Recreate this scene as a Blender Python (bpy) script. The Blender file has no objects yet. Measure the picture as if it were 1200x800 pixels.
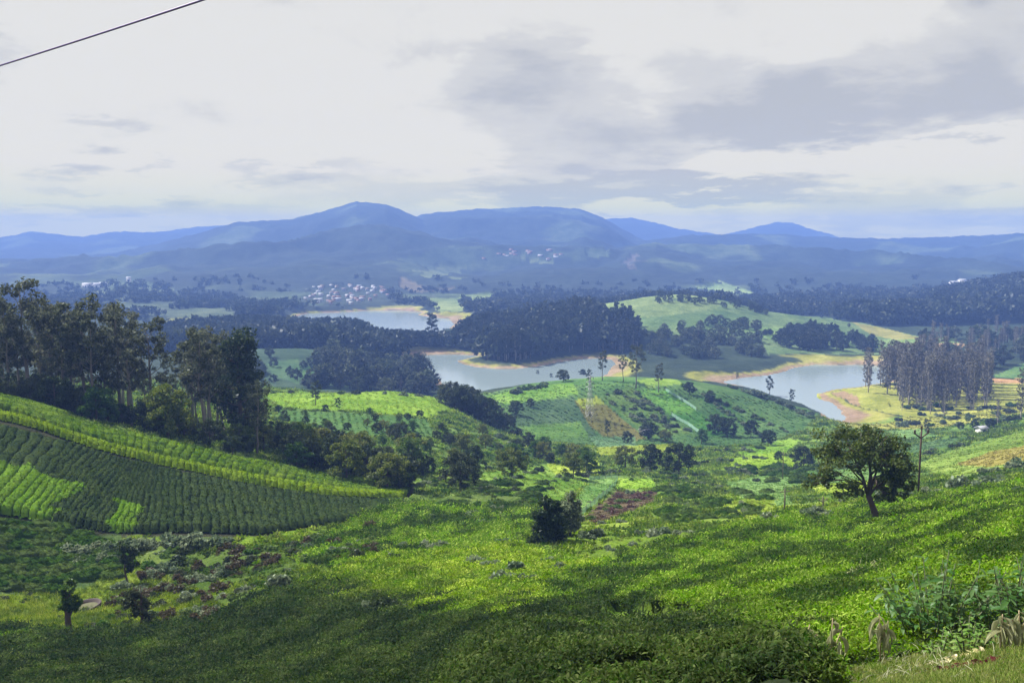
import bpy, math, random
import numpy as np
from mathutils import Vector, Matrix, Euler

# ------------------------------------------------------------------ camera, sky, sun, exposure
F = 1050.0                      # focal length in photo pixels (photo is 1200 x 800)
TP = 118.0 / F                  # tan of the downward pitch: true horizon at photo row 282
P = math.atan(TP)
CZ = 90.0                       # camera height above the lake
SUN_AZ, SUN_EL = -58.0, 47.0    # degrees; azimuth from the view direction, negative = left

scene = bpy.context.scene
C = scene.collection
cam_data = bpy.data.cameras.new('camera')
cam = bpy.data.objects.new('camera', cam_data)
C.objects.link(cam)
cam.location = (0, 0, CZ)
cam.rotation_euler = (math.pi / 2 - P, 0, 0)
cam_data.sensor_width = 36.0
cam_data.lens = 36.0 * F / 1200.0
cam_data.clip_start = 0.1
cam_data.clip_end = 40000
scene.camera = cam

scene.view_settings.view_transform = 'Standard'
scene.view_settings.look = 'None'
scene.view_settings.gamma = 1.0
scene.view_settings.use_curve_mapping = False
scene.view_settings.exposure = 1.12

cy = scene.cycles
cy.use_denoising = True
try:
    cy.denoiser = 'OPENIMAGEDENOISE'
    cy.denoising_input_passes = 'RGB_ALBEDO_NORMAL'
except Exception:
    pass
cy.max_bounces = 5
cy.diffuse_bounces = 2
cy.glossy_bounces = 2
cy.transmission_bounces = 3
cy.transparent_max_bounces = 4
cy.volume_bounces = 0
cy.caustics_reflective = False
cy.caustics_refractive = False
cy.sample_clamp_indirect = 4.0
cy.use_adaptive_sampling = True
cy.adaptive_threshold = 0.02


def build_world():
    w = bpy.data.worlds.new('World')
    scene.world = w
    w.use_nodes = True
    nt = w.node_tree
    nt.nodes.clear()
    N = nt.nodes.new
    L = nt.links.new
    out = N('ShaderNodeOutputWorld')
    sky = N('ShaderNodeTexSky')
    sky.sky_type = 'NISHITA'
    sky.sun_disc = False
    sky.sun_elevation = math.radians(SUN_EL)
    sky.sun_rotation = math.radians(SUN_AZ)
    sky.altitude = 2000
    sky.dust_density = 2.0
    bg1 = N('ShaderNodeBackground')
    bg1.inputs['Strength'].default_value = 0.07
    L(sky.outputs[0], bg1.inputs['Color'])
    tc = N('ShaderNodeTexCoord')
    sep = N('ShaderNodeSeparateXYZ')
    L(tc.outputs['Generated'], sep.inputs[0])

    def math_(op, a, b=None, clamp=False):
        m = N('ShaderNodeMath')
        m.operation = op
        m.use_clamp = clamp
        for i, v in enumerate((a, b)):
            if v is None:
                continue
            if isinstance(v, (int, float)):
                m.inputs[i].default_value = v
            else:
                L(v, m.inputs[i])
        return m.outputs[0]

    def ramp(v, stops, interp='EASE'):
        r = N('ShaderNodeValToRGB')
        r.color_ramp.interpolation = interp
        el = r.color_ramp.elements
        el[0].position, el[0].color = stops[0][0], (*[stops[0][1]] * 3, 1)
        el[1].position, el[1].color = stops[-1][0], (*[stops[-1][1]] * 3, 1)
        for p, v2 in stops[1:-1]:
            e = el.new(p)
            e.color = (v2, v2, v2, 1)
        L(v, r.inputs[0])
        return r.outputs[0]

    # cloud deck: directions dropped onto a high plane so that clouds flatten towards the horizon
    z = math_('ADD', math_('MAXIMUM', sep.outputs[2], 0.0), 0.14)
    cx = math_('DIVIDE', sep.outputs[0], z)
    cyy = math_('DIVIDE', sep.outputs[1], z)
    comb = N('ShaderNodeCombineXYZ')
    L(cx, comb.inputs[0])
    L(cyy, comb.inputs[1])

    def noise(scale, detail, rough, dist, off):
        mp = N('ShaderNodeMapping')
        mp.inputs['Location'].default_value = off
        L(comb.outputs[0], mp.inputs[0])
        n = N('ShaderNodeTexNoise')
        n.inputs['Scale'].default_value = scale
        n.inputs['Detail'].default_value = detail
        n.inputs['Roughness'].default_value = rough
        n.inputs['Distortion'].default_value = dist
        L(mp.outputs[0], n.inputs['Vector'])
        return n.outputs['Fac']
    med = noise(1.7, 9, 0.58, 0.25, (7.7, 2.0, 1.0))
    # slopes of the direction, ragged by noise; a cloud bank is a soft lobe in them
    ay = math_('ADD', math_('ABSOLUTE', sep.outputs[1]), 0.05)
    iso = N('ShaderNodeCombineXYZ')
    L(math_('DIVIDE', sep.outputs[0], ay), iso.inputs[0])
    L(math_('MULTIPLY', math_('DIVIDE', sep.outputs[2], ay), 1.7), iso.inputs[1])
    fn = N('ShaderNodeTexNoise')
    fn.inputs['Scale'].default_value = 7.5
    fn.inputs['Detail'].default_value = 10
    fn.inputs['Roughness'].default_value = 0.58
    fn.inputs['Distortion'].default_value = 0.4
    L(iso.outputs[0], fn.inputs['Vector'])
    fine = fn.outputs['Fac']
    nx = math_('MULTIPLY', math_('SUBTRACT', noise(1.6, 7, 0.6, 0.0, (2.0, 9.0, 4.0)), 0.5), 0.26)
    ny = math_('MULTIPLY', math_('SUBTRACT', noise(2.1, 8, 0.62, 0.0, (5.0, 1.0, 8.0)), 0.5), 0.12)
    su = math_('ADD', math_('DIVIDE', sep.outputs[0], ay), nx)
    sw = math_('ADD', math_('DIVIDE', sep.outputs[2], ay), ny)
    banks = [(1010, 135, 200, 46, 0.62), (860, 155, 150, 32, 0.40), (1150, 75, 90, 60, 0.42), (615, 108, 80, 34, 0.55), (705, 175, 120, 36, 0.40), (1080, 12, 60, 26, 0.40),
             (720, 226, 240, 17, 0.62), (160, 250, 130, 10, 0.42), (355, 208, 60, 11, 0.45), (140, 203, 50, 9, 0.45), (1090, 256, 260, 15, 0.50), (850, 222, 110, 16, 0.40), (5, 40, 55, 52, 0.70), (145, 148, 26, 11, 0.35), (228, 194, 20, 9, 0.35),
             (870, 196, 50, 19, -0.50), (1010, 186, 95, 17, -0.50), (1145, 182, 70, 17, -0.45), (800, 248, 80, 9, -0.55), (60, 265, 60, 6, -0.3)]
    total = None
    for bx, by, wx, wy, am in banks:
        u = math_('DIVIDE', math_('SUBTRACT', su, (bx - 600) / F), wx / F)
        w = math_('DIVIDE', math_('SUBTRACT', sw, (282 - by) / F), wy / F)
        q = math_('ADD', math_('MULTIPLY', u, u), math_('MULTIPLY', w, w))
        e = math_('MULTIPLY', math_('POWER', 2.718, math_('MULTIPLY', q, -1.0)), am)
        total = e if total is None else math_('ADD', total, e)
    rag = math_('ADD', math_('MULTIPLY', math_('SUBTRACT', med, 0.5), 0.40), math_('MULTIPLY', math_('SUBTRACT', fine, 0.5), 0.95))
    # the rest of the sky, out of view too, carries the same thin broken cloud
    amt = math_('ADD', math_('ADD', total, rag), 0.0)
    grey = ramp(amt, [(0.06, 0.0), (0.26, 0.45), (0.62, 1.0)])
    cm = N('ShaderNodeMix')
    cm.data_type = 'RGBA'
    cm.inputs[6].default_value = (0.42, 0.42, 0.42, 1)
    cm.inputs[7].default_value = (0.262, 0.272, 0.296, 1)
    L(grey, cm.inputs[0])
    # cloud colour warmed towards the horizon to offset the blue added by the haze
    warm = N('ShaderNodeMix')
    warm.data_type = 'RGBA'
    warm.blend_type = 'MULTIPLY'
    warm.inputs[0].default_value = 1.0
    wr = N('ShaderNodeValToRGB')
    el = wr.color_ramp.elements
    stops = [(0.0, (1.80, 1.52, 0.05)), (0.025, (1.80, 1.52, 0.05)), (0.035, (1.54, 1.36, 0.14)), (0.05, (1.34, 1.19, 0.456)), (0.075, (1.20, 1.07, 0.66)), (0.10, (1.10, 1.01, 0.72)), (0.125, (1.04, 0.97, 0.755)), (0.17, (0.988, 0.939, 0.787)), (0.26, (0.935, 0.905, 0.81)), (0.5, (0.90, 0.88, 0.83))]
    el[0].position, el[0].color = stops[0][0], (*stops[0][1], 1)
    el[1].position, el[1].color = stops[-1][0], (*stops[-1][1], 1)
    for p_, c_ in stops[1:-1]:
        e_ = el.new(p_)
        e_.color = (*c_, 1)
    L(sep.outputs[2], wr.inputs[0])
    L(wr.outputs[0], warm.inputs[7])
    L(cm.outputs[2], warm.inputs[6])
    bg2 = N('ShaderNodeBackground')
    bg2.inputs['Strength'].default_value = 1.0
    L(warm.outputs[2], bg2.inputs['Color'])
    mix = N('ShaderNodeMixShader')
    mix.inputs[0].default_value = 0.97
    L(bg1.outputs[0], mix.inputs[1])
    L(bg2.outputs[0], mix.inputs[2])
    L(mix.outputs[0], out.inputs['Surface'])


build_world()

sl = bpy.data.lights.new('sun', 'SUN')
sl.energy = 5.0
sl.angle = math.radians(0.6)
sl.color = (1.0, 0.95, 0.86)
sun = bpy.data.objects.new('sun', sl)
C.objects.link(sun)
_a, _e = math.radians(SUN_AZ), math.radians(SUN_EL)
_to = Vector((math.sin(_a) * math.cos(_e), math.cos(_a) * math.cos(_e), math.sin(_e)))
sun.rotation_euler = (-_to).to_track_quat('-Z', 'Y').to_euler()
sun.location = (-50, -20, 300)

# ------------------------------------------------------------------ maths helpers
CP, SP = math.cos(P), math.sin(P)


def ray(px, py):
    """slopes x/y and z/y of the line of sight through a photo pixel"""
    u = (np.asarray(px, float) - 600) / F
    v = (400 - np.asarray(py, float)) / F
    ry = CP + v * SP
    return u / ry, (-SP + v * CP) / ry


def to_px(x, y, z):
    dz = z - CZ
    dep = np.maximum(y * CP - dz * SP, 1e-3)
    return 600 + F * x / dep, 400 - F * (y * SP + dz * CP) / dep


def sstep(a, b, x):
    t = np.clip((x - a) / (b - a), 0, 1)
    return t * t * (3 - 2 * t)


def _hash(ix, iy, seed):
    h = (ix.astype(np.int64) * 374761393 + iy.astype(np.int64) * 668265263 + seed * 974711) & 0xffffffff
    h = ((h ^ (h >> 13)) * 1274126177) & 0xffffffff
    h = ((h ^ (h >> 16)) * 2246822519) & 0xffffffff
    return ((h ^ (h >> 15)) & 0xffffff) / float(0xffffff)


def vnoise(x, y, seed=0):
    x = np.asarray(x, float)
    y = np.asarray(y, float)
    ix, iy = np.floor(x), np.floor(y)
    fx, fy = x - ix, y - iy
    fx = fx * fx * (3 - 2 * fx)
    fy = fy * fy * (3 - 2 * fy)
    a, b = _hash(ix, iy, seed), _hash(ix + 1, iy, seed)
    c, d = _hash(ix, iy + 1, seed), _hash(ix + 1, iy + 1, seed)
    return (a * (1 - fx) + b * fx) * (1 - fy) + (c * (1 - fx) + d * fx) * fy


def fbm(x, y, octs=4, seed=0, gain=0.5):
    s, a, n = 0.0, 1.0, 0.0
    for o in range(octs):
        s = s + a * vnoise(x * 2 ** o + 17.3 * o, y * 2 ** o - 9.1 * o, seed + o)
        n += a
        a *= gain
    return s / n


def in_poly(px, py, poly):
    ins = np.zeros(px.shape, bool)
    n = len(poly)
    j = n - 1
    for i in range(n):
        xi, yi = poly[i]
        xj, yj = poly[j]
        if yi != yj:
            ins ^= ((yi > py) != (yj > py)) & (px < (xj - xi) * (py - yi) / (yj - yi) + xi)
        j = i
    return ins


def poly_dist(x, y, poly):
    """signed distance to a polygon, negative inside"""
    best = np.full(x.shape, 1e18)
    for (x0, y0), (x1, y1) in zip(poly, poly[1:] + poly[:1]):
        dx, dy = x1 - x0, y1 - y0
        l2 = dx * dx + dy * dy + 1e-9
        t = np.clip(((x - x0) * dx + (y - y0) * dy) / l2, 0, 1)
        best = np.minimum(best, (x - x0 - t * dx) ** 2 + (y - y0 - t * dy) ** 2)
    return np.where(in_poly(x, y, poly), -1, 1) * np.sqrt(best)


# ------------------------------------------------------------------ terrain heights
# Profiles read from the photograph: for a column of the view, (distance, photo row) pairs.
COLS = {
    -260: [(4, 980), (15, 900), (30, 840), (45, 780), (62, 715), (75, 660), (92, 570), (110, 500), (130, 440), (150, 440), (200, 445), (300, 440), (450, 425), (560, 418)],
    -100: [(4, 980), (15, 905), (30, 848), (45, 795), (62, 738), (75, 700), (84, 660), (94, 590), (110, 520), (130, 452), (150, 456), (200, 455), (300, 445), (450, 432), (560, 424)],
    0: [(4, 980), (15, 905), (30, 850), (45, 800), (62, 748), (75, 715), (84, 690), (92, 640), (102, 580), (115, 525), (130, 466), (150, 472), (200, 465), (300, 450), (450, 440), (560, 432)],
    100: [(4, 980), (15, 905), (30, 850), (44, 800), (60, 750), (73, 722), (84, 690), (93, 640), (104, 585), (118, 535), (132, 498), (150, 492), (200, 472), (300, 455), (450, 442), (560, 434)],
    200: [(4, 975), (14, 905), (28, 850), (42, 800), (57, 755), (68, 725), (77, 698), (87, 665), (95, 635), (105, 595), (119, 553), (133, 520), (155, 508), (200, 484), (300, 458), (450, 445), (560, 436)],
    300: [(4, 970), (13, 905), (26, 850), (38, 800), (52, 755), (62, 718), (73, 690), (86, 655), (97, 628), (108, 600), (122, 570), (137, 541), (150, 532), (180, 516), (220, 503), (260, 488), (300, 471), (328, 460), (400, 455), (500, 450), (560, 436)],
    400: [(4, 965), (13, 900), (24, 850), (34, 800), (46, 755), (58, 712), (70, 682), (84, 650), (100, 622), (112, 605), (128, 580), (145, 560), (165, 545), (200, 518), (235, 502), (270, 482), (310, 464), (332, 458), (380, 463), (430, 463), (500, 455), (560, 437)],
    500: [(4, 960), (12, 900), (20, 850), (29, 800), (40, 755), (54, 712), (66, 680), (80, 652), (98, 625), (115, 605), (130, 589), (150, 570), (175, 552), (205, 534), (240, 508), (280, 484), (320, 466), (345, 460), (400, 470), (470, 470), (530, 455)],
    600: [(4, 950), (10, 880), (16, 800), (24, 765), (38, 730), (52, 700), (66, 672), (82, 645), (100, 620), (120, 600), (145, 580), (170, 564), (205, 546), (250, 530), (300, 515), (340, 505), (370, 490), (400, 470), (430, 452), (446, 444), (462, 448), (490, 460), (540, 452)],
    700: [(4, 940), (9, 880), (15, 800), (23, 765), (37, 728), (52, 696), (66, 668), (82, 640), (100, 614), (125, 595), (150, 580), (180, 564), (215, 550), (260, 536), (300, 528), (340, 520), (370, 500), (400, 474), (425, 450), (445, 430), (462, 433), (485, 450), (540, 452)],
    800: [(4, 930), (9, 870), (14, 800), (22, 760), (36, 716), (52, 680), (68, 650), (84, 627), (105, 608), (130, 593), (160, 578), (195, 564), (235, 551), (280, 538), (320, 528), (350, 518), (375, 500), (400, 480), (430, 455), (450, 432), (467, 436), (490, 452), (540, 452)],
    900: [(4, 920), (8, 865), (13, 800), (21, 755), (35, 706), (50, 668), (66, 638), (84, 614), (100, 602), (125, 592), (155, 580), (190, 567), (230, 554), (275, 540), (315, 530), (350, 518), (380, 500), (410, 480), (430, 464), (450, 453), (467, 457), (490, 466), (530, 456)],
    1000: [(3.5, 930), (7, 870), (11, 800), (18, 755), (32, 700), (48, 660), (62, 636), (75, 617), (90, 599), (105, 591), (130, 583), (160, 573), (200, 560), (240, 548), (280, 535), (320, 521), (360, 507), (400, 497), (430, 489), (470, 478), (540, 453)],
    1100: [(3, 930), (6, 870), (9.5, 800), (16, 750), (28, 690), (44, 645), (60, 618), (78, 598), (92, 587), (105, 578), (125, 571), (160, 561), (200, 550), (250, 536), (300, 523), (350, 510), (400, 497), (450, 484), (500, 466), (540, 450)],
    1200: [(2.5, 930), (5, 870), (8, 800), (14, 745), (25, 680), (40, 630), (58, 602), (76, 585), (95, 572), (110, 561), (130, 553), (160, 543), (200, 529), (240, 515), (272, 505), (300, 504), (350, 496), (400, 485), (450, 472), (500, 460), (540, 446)],
    1360: [(2.5, 920), (5, 860), (8, 780), (14, 725), (25, 660), (40, 612), (58, 585), (76, 570), (95, 556), (110, 545), (130, 535), (160, 522), (200, 505), (240, 490), (272, 482), (300, 480), (350, 474), (400, 466), (450, 458), (500, 448), (540, 440)],
}
LD0, LD1, ND = math.log(0.8), math.log(12000), 520
_ld = np.linspace(LD0, LD1, ND)
_pxs = np.array(sorted(COLS))


def _smooth1(a, s, axis):
    k = int(3 * s) + 1
    w = np.exp(-0.5 * (np.arange(-k, k + 1) / s) ** 2)
    w /= w.sum()
    pad = [(0, 0)] * a.ndim
    pad[axis] = (k, k)
    ap = np.pad(a, pad, mode='edge')
    return np.apply_along_axis(lambda v: np.convolve(v, w, mode='valid'), axis, ap)


def _table():
    rows = []
    for c in _pxs:
        pts = COLS[c]
        d = [0.8, 1.6] + [p[0] for p in pts]
        z = [-1.7, -1.8] + [p[0] * ray(600, p[1])[1] for p in pts]
        far = 4.0 + (max(0, c - 1000) * 0.03)
        d += [680, 12000]
        z += [far - CZ, far - CZ]
        rows.append(np.interp(_ld, np.log(d), z))
    T = _smooth1(np.array(rows), 3.2, 1)
    fine = np.arange(-260, 1361, 10)
    out = np.empty((len(fine), ND))
    n = len(_pxs)
    for k, c in enumerate(fine):          # Catmull-Rom between columns
        i = int(np.clip(np.searchsorted(_pxs, c, 'right') - 1, 0, n - 2))
        t = (c - _pxs[i]) / (_pxs[i + 1] - _pxs[i])
        p0, p1, p2, p3 = T[max(i - 1, 0)], T[i], T[i + 1], T[min(i + 2, n - 1)]
        out[k] = 0.5 * ((2 * p1) + (p2 - p0) * t + (2 * p0 - 5 * p1 + 4 * p2 - p3) * t * t + (3 * p1 - p0 - 3 * p2 + p3) * t ** 3)
    return _smooth1(out, 1.6, 0) + CZ


ZT = _table()


def z_columns(t, d):
    a = np.clip((600 + F * t + 260) / 10.0, 0, ZT.shape[0] - 1.001)
    b = np.clip((np.log(np.maximum(d, 0.81)) - LD0) / (LD1 - LD0) * (ND - 1), 0, ND - 1.001)
    i, j = a.astype(int), b.astype(int)
    u, v = a - i, b - j
    return (ZT[i, j] * (1 - u) + ZT[i + 1, j] * u) * (1 - v) + (ZT[i, j + 1] * (1 - u) + ZT[i + 1, j + 1] * u) * v


# Hills and mountains: crest line (photo column, row), distance of the crest, start of the slope, its height,
# steepness power, back slope, roughness of the slope in metres
RIDGES = [
    # wooded hill on the peninsula
    ([(505, 405), (540, 392), (580, 378), (640, 370), (700, 357), (760, 348), (800, 346), (850, 353), (890, 363), (950, 372), (1010, 381), (1060, 392), (1110, 402)], 860, 655, 2.5, 0.9, 0.10, 2.0),
    # blue-green wooded ridge on the right
    ([(840, 378), (880, 366), (1000, 362), (1060, 358), (1100, 348), (1150, 338), (1200, 330), (1300, 316), (1400, 312)], 1150, 860, 6, 1.0, 0.08, 4.0),
    # dark hill with plots on the left
    ([(150, 418), (250, 412), (300, 409), (350, 410), (400, 414), (450, 428), (490, 447), (510, 458)], 620, 470, 4, 1.0, 0.12, 1.5),
    # low wooded bank before the far water
    ([(180, 400), (260, 392), (400, 388), (520, 392), (560, 398)], 840, 720, 3, 1.0, 0.15, 1.0),
    # far left blue hill with white buildings
    ([(-200, 350), (0, 353), (60, 346), (110, 339), (150, 333), (200, 340), (240, 347), (300, 354), (345, 364)], 1480, 980, 3, 0.9, 0.10, 9.0),
    # village slope
    ([(250, 352), (340, 345), (380, 333), (440, 335), (500, 340), (560, 338), (620, 335)], 1640, 1190, 3, 1.0, 0.02, 6.0),
    # green knoll right of centre
    ([(800, 350), (820, 342), (842, 333), (870, 338), (892, 348), (915, 352)], 1560, 1320, 2, 1.0, 0.2, 4.0),
    # spurs of the mountains
    ([(220, 352), (270, 335), (310, 318), (350, 306), (385, 304), (420, 315), (470, 330), (520, 345)], 2150, 1400, 4, 1.2, 0.05, 34.0),
    ([(600, 345), (640, 331), (690, 316), (735, 292), (768, 286), (800, 296), (850, 311), (900, 326), (960, 342)], 2200, 1500, 4, 1.2, 0.05, 34.0),
    ([(430, 345), (490, 332), (540, 322), (600, 326), (660, 336), (700, 345)], 1950, 1450, 3, 1.1, 0.05, 10.0),
    # mountains
    ([(-300, 330), (-100, 325), (0, 321), (30, 315), (60, 306), (130, 301), (200, 285), (280, 263), (340, 259), (380, 249), (420, 238), (455, 241), (480, 252), (530, 271), (600, 291), (680, 305)], 3000, 1400, 5, 1.25, 0.10, 135.0),
    ([(430, 275), (470, 262), (500, 252), (560, 246), (640, 243), (680, 247), (705, 256), (725, 268), (765, 288), (810, 298)], 3250, 1450, 4, 1.45, 0.10, 130.0),
    ([(660, 262), (700, 258), (740, 256), (765, 261), (795, 269), (840, 276), (900, 281)], 4500, 3400, 20, 1.0, 0.1, 40.0),
    ([(820, 281), (850, 275), (880, 268), (905, 262), (925, 261), (960, 270), (990, 277), (1030, 281)], 4600, 3400, 20, 1.0, 0.1, 30.0),
    ([(-400, 272), (-200, 268), (-60, 274), (0, 275), (40, 265), (70, 270), (100, 276), (130, 270), (190, 268), (250, 266), (320, 262)], 4500, 3000, 10, 1.0, 0.1, 45.0),
    ([(640, 298), (700, 290), (760, 284), (800, 278), (900, 276), (960, 279), (1000, 281), (1100, 279), (1200, 275), (1350, 270), (1600, 270)], 3100, 1500, 4, 1.15, 0.08, 115.0),
]


def z_ridges(t, d, x, y):
    px = 600 + F * t
    z = np.full(np.shape(t), -50.0)
    for k, (line, dr, foot, fz, pw, back, rough) in enumerate(RIDGES):
        xs = [p[0] for p in line]
        ys = [p[1] for p in line]
        el = ray(600, np.interp(px, xs, ys))[1]
        zc = CZ + dr * el
        w = (xs[-1] - xs[0]) * 0.12 + 20
        ends = sstep(xs[0] - w, xs[0], px) * (1 - sstep(xs[-1], xs[-1] + w, px))
        zc = fz + (zc - fz) * ends
        wob = 1 + 0.05 * (vnoise(px / 90.0, px * 0 + k, 40 + k) - 0.5)
        s = np.clip((d - foot) / (dr * wob - foot), 0, 1)
        up = fz + (zc - fz) * (s ** pw)
        dn = zc - np.maximum(d - dr * wob, 0) * back
        zz = np.where(d < dr * wob, up, dn)
        L = np.minimum(30.0 + rough * 9, 620.0)
        rid = 1 - np.abs(2 * fbm(x / L, y / L, 5, 60 + k) - 1)
        amp = rough * 4 * s * (1 - s) + np.minimum(rough, 60) * 0.10 * s
        zz = zz + np.where(d < dr * wob, (rid - 0.72) * amp, 0)
        zz = np.where(d < foot, -50, zz)
        z = np.maximum(z, zz)
    return z


def ground_px(pts, z=0.0):
    out = []
    for px, py in pts:
        tx, tz = ray(px, py)
        d = (z - CZ) / tz
        out.append((float(tx * d), float(d)))
    return out


LAKES = [ground_px(p) for p in [
    [(483, 418), (497, 416), (510, 415), (530, 415), (549, 416), (562, 417), (550, 420), (535, 423), (538, 425), (545, 427), (560, 430), (580, 432), (600, 432), (625, 430), (650, 425), (680, 420), (700, 419.5), (716, 421), (722, 427), (716, 435), (708, 441), (690, 449), (640, 458), (565, 468), (545, 460), (520, 450), (508, 441), (498, 433), (488, 426)],
    [(845, 446), (865, 443), (880, 441), (900, 439.5), (920, 435), (935, 429), (955, 427), (985, 427.5), (1015, 427), (1050, 430), (1062, 438), (1040, 448), (1012, 453), (980, 457), (957, 461), (955, 464), (960, 467), (972, 471), (985, 480), (991, 488), (985, 496), (964, 485), (942, 475), (912, 465), (872, 453), (848, 449)],
    [(345, 372), (352, 369), (362, 367), (395, 366), (430, 364), (470, 363.5), (497, 366), (490, 369), (510, 372), (528, 373), (532, 380), (525, 388), (490, 391), (440, 391), (380, 388), (345, 380)],
    [(172, 386), (195, 381), (220, 382), (240, 386), (240, 395), (160, 395)],
    [(868, 352), (885, 350), (930, 350), (965, 349), (968, 350.5), (930, 354.5), (890, 358), (870, 357)],
]]


def lake_dist(x, y):
    s = np.full(np.shape(x), 1e9)
    for L in LAKES:
        s = np.minimum(s, poly_dist(x, y, L))
    return s


def z_ground(x, y, with_s=False):
    """height of the land (without the tea bushes on it)"""
    x = np.asarray(x, float)
    y = np.asarray(y, float)
    sh = x.shape
    x, y = x.ravel(), y.ravel()
    r = np.hypot(x, y)
    th = np.arctan2(x, y)
    lim = math.radians(40)
    thc = np.clip(th, -lim, lim)
    t = np.tan(thc)
    d = np.where(np.abs(th) > lim, r * math.cos(lim), y)
    z = z_columns(t, d)
    back = sstep(math.radians(70), math.radians(180), np.abs(th))
    if np.any(back > 0):
        m = back > 0
        z[m] = z[m] * (1 - 0.5 * back[m]) + 0.5 * back[m] * z_columns(-t[m], d[m])
    z = z + (fbm(x / 23.0, y / 23.0, 3, 5) - 0.5) * np.interp(d, [5, 40, 200, 500], [0.1, 0.8, 3.0, 3.0])
    far = d > 440
    s = np.full(z.shape, 1e9)
    if np.any(far):
        zr = z_ridges(t[far], d[far], x[far], y[far])
        z[far] = np.maximum(z[far], zr)
    lk = (d > 380) & (d < 1600) & (np.abs(th) < lim)
    if np.any(lk):
        sl_ = lake_dist(x[lk], y[lk])
        sl_ = sl_ + (fbm(x[lk] / 14.0, y[lk] / 14.0, 3, 9) - 0.5) * 5.0
        s[lk] = sl_
        lo = 0.25 + np.clip(sl_, 0, 40) * 0.05
        hi = 0.4 + np.clip(sl_, 0, 400) * 0.16 + np.clip(sl_ - 12, 0, 400) ** 1.35 * 0.06
        zz = np.clip(z[lk], lo, np.maximum(hi, lo))
        z[lk] = np.where(sl_ < 0, -np.minimum(2.5, 0.1 - 0.09 * sl_), zz)
    z = np.maximum(z, np.where(s < 0, -3, 0.3))
    z = z.reshape(sh)
    return (z, s.reshape(sh)) if with_s else z


_DM = np.exp(np.linspace(math.log(2.0), math.log(4600), 1300))


def hit(px, py):
    """first point of the land along the line of sight through a photo pixel"""
    tx, tz = ray(px, py)
    d = _DM[_DM < (420 if py > 532 else 1100 if py > 386 else 9000)]
    d = d[d > (35 if py < 640 else 2)]
    g = z_ground(tx * d, d) - (CZ + tz * d)
    k = np.argmax(g > 0)
    if g[k] <= 0:
        k = len(d) - 1
    if k == 0:
        dd = d[0]
    else:
        a, b = g[k - 1], g[k]
        dd = d[k - 1] + (d[k] - d[k - 1]) * (-a / (b - a + 1e-12))
    return np.array([tx * dd, dd, float(z_ground(np.array([tx * dd]), np.array([dd]))[0])])


def at(px, d):
    """point on the land in the direction of a photo column, at a distance"""
    x = (px - 600) / F * d
    return np.array([x, d, float(z_ground(np.array([x]), np.array([d]))[0])])

# ------------------------------------------------------------------ what covers the land
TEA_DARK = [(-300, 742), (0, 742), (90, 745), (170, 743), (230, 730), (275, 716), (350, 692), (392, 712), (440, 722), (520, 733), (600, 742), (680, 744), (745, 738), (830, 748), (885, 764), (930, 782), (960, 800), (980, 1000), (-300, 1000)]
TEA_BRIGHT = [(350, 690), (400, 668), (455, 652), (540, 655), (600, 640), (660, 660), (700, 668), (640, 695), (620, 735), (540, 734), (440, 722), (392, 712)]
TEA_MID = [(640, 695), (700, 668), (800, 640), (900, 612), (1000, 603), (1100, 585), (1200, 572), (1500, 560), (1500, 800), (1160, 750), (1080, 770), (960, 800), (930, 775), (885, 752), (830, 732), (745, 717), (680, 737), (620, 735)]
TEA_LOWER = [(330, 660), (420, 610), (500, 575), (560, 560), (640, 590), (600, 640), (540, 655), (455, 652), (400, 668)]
VERGE = [(1010, 800), (1060, 785), (1110, 770), (1165, 755), (1215, 735), (1400, 700), (1400, 1100), (990, 1100)]
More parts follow.
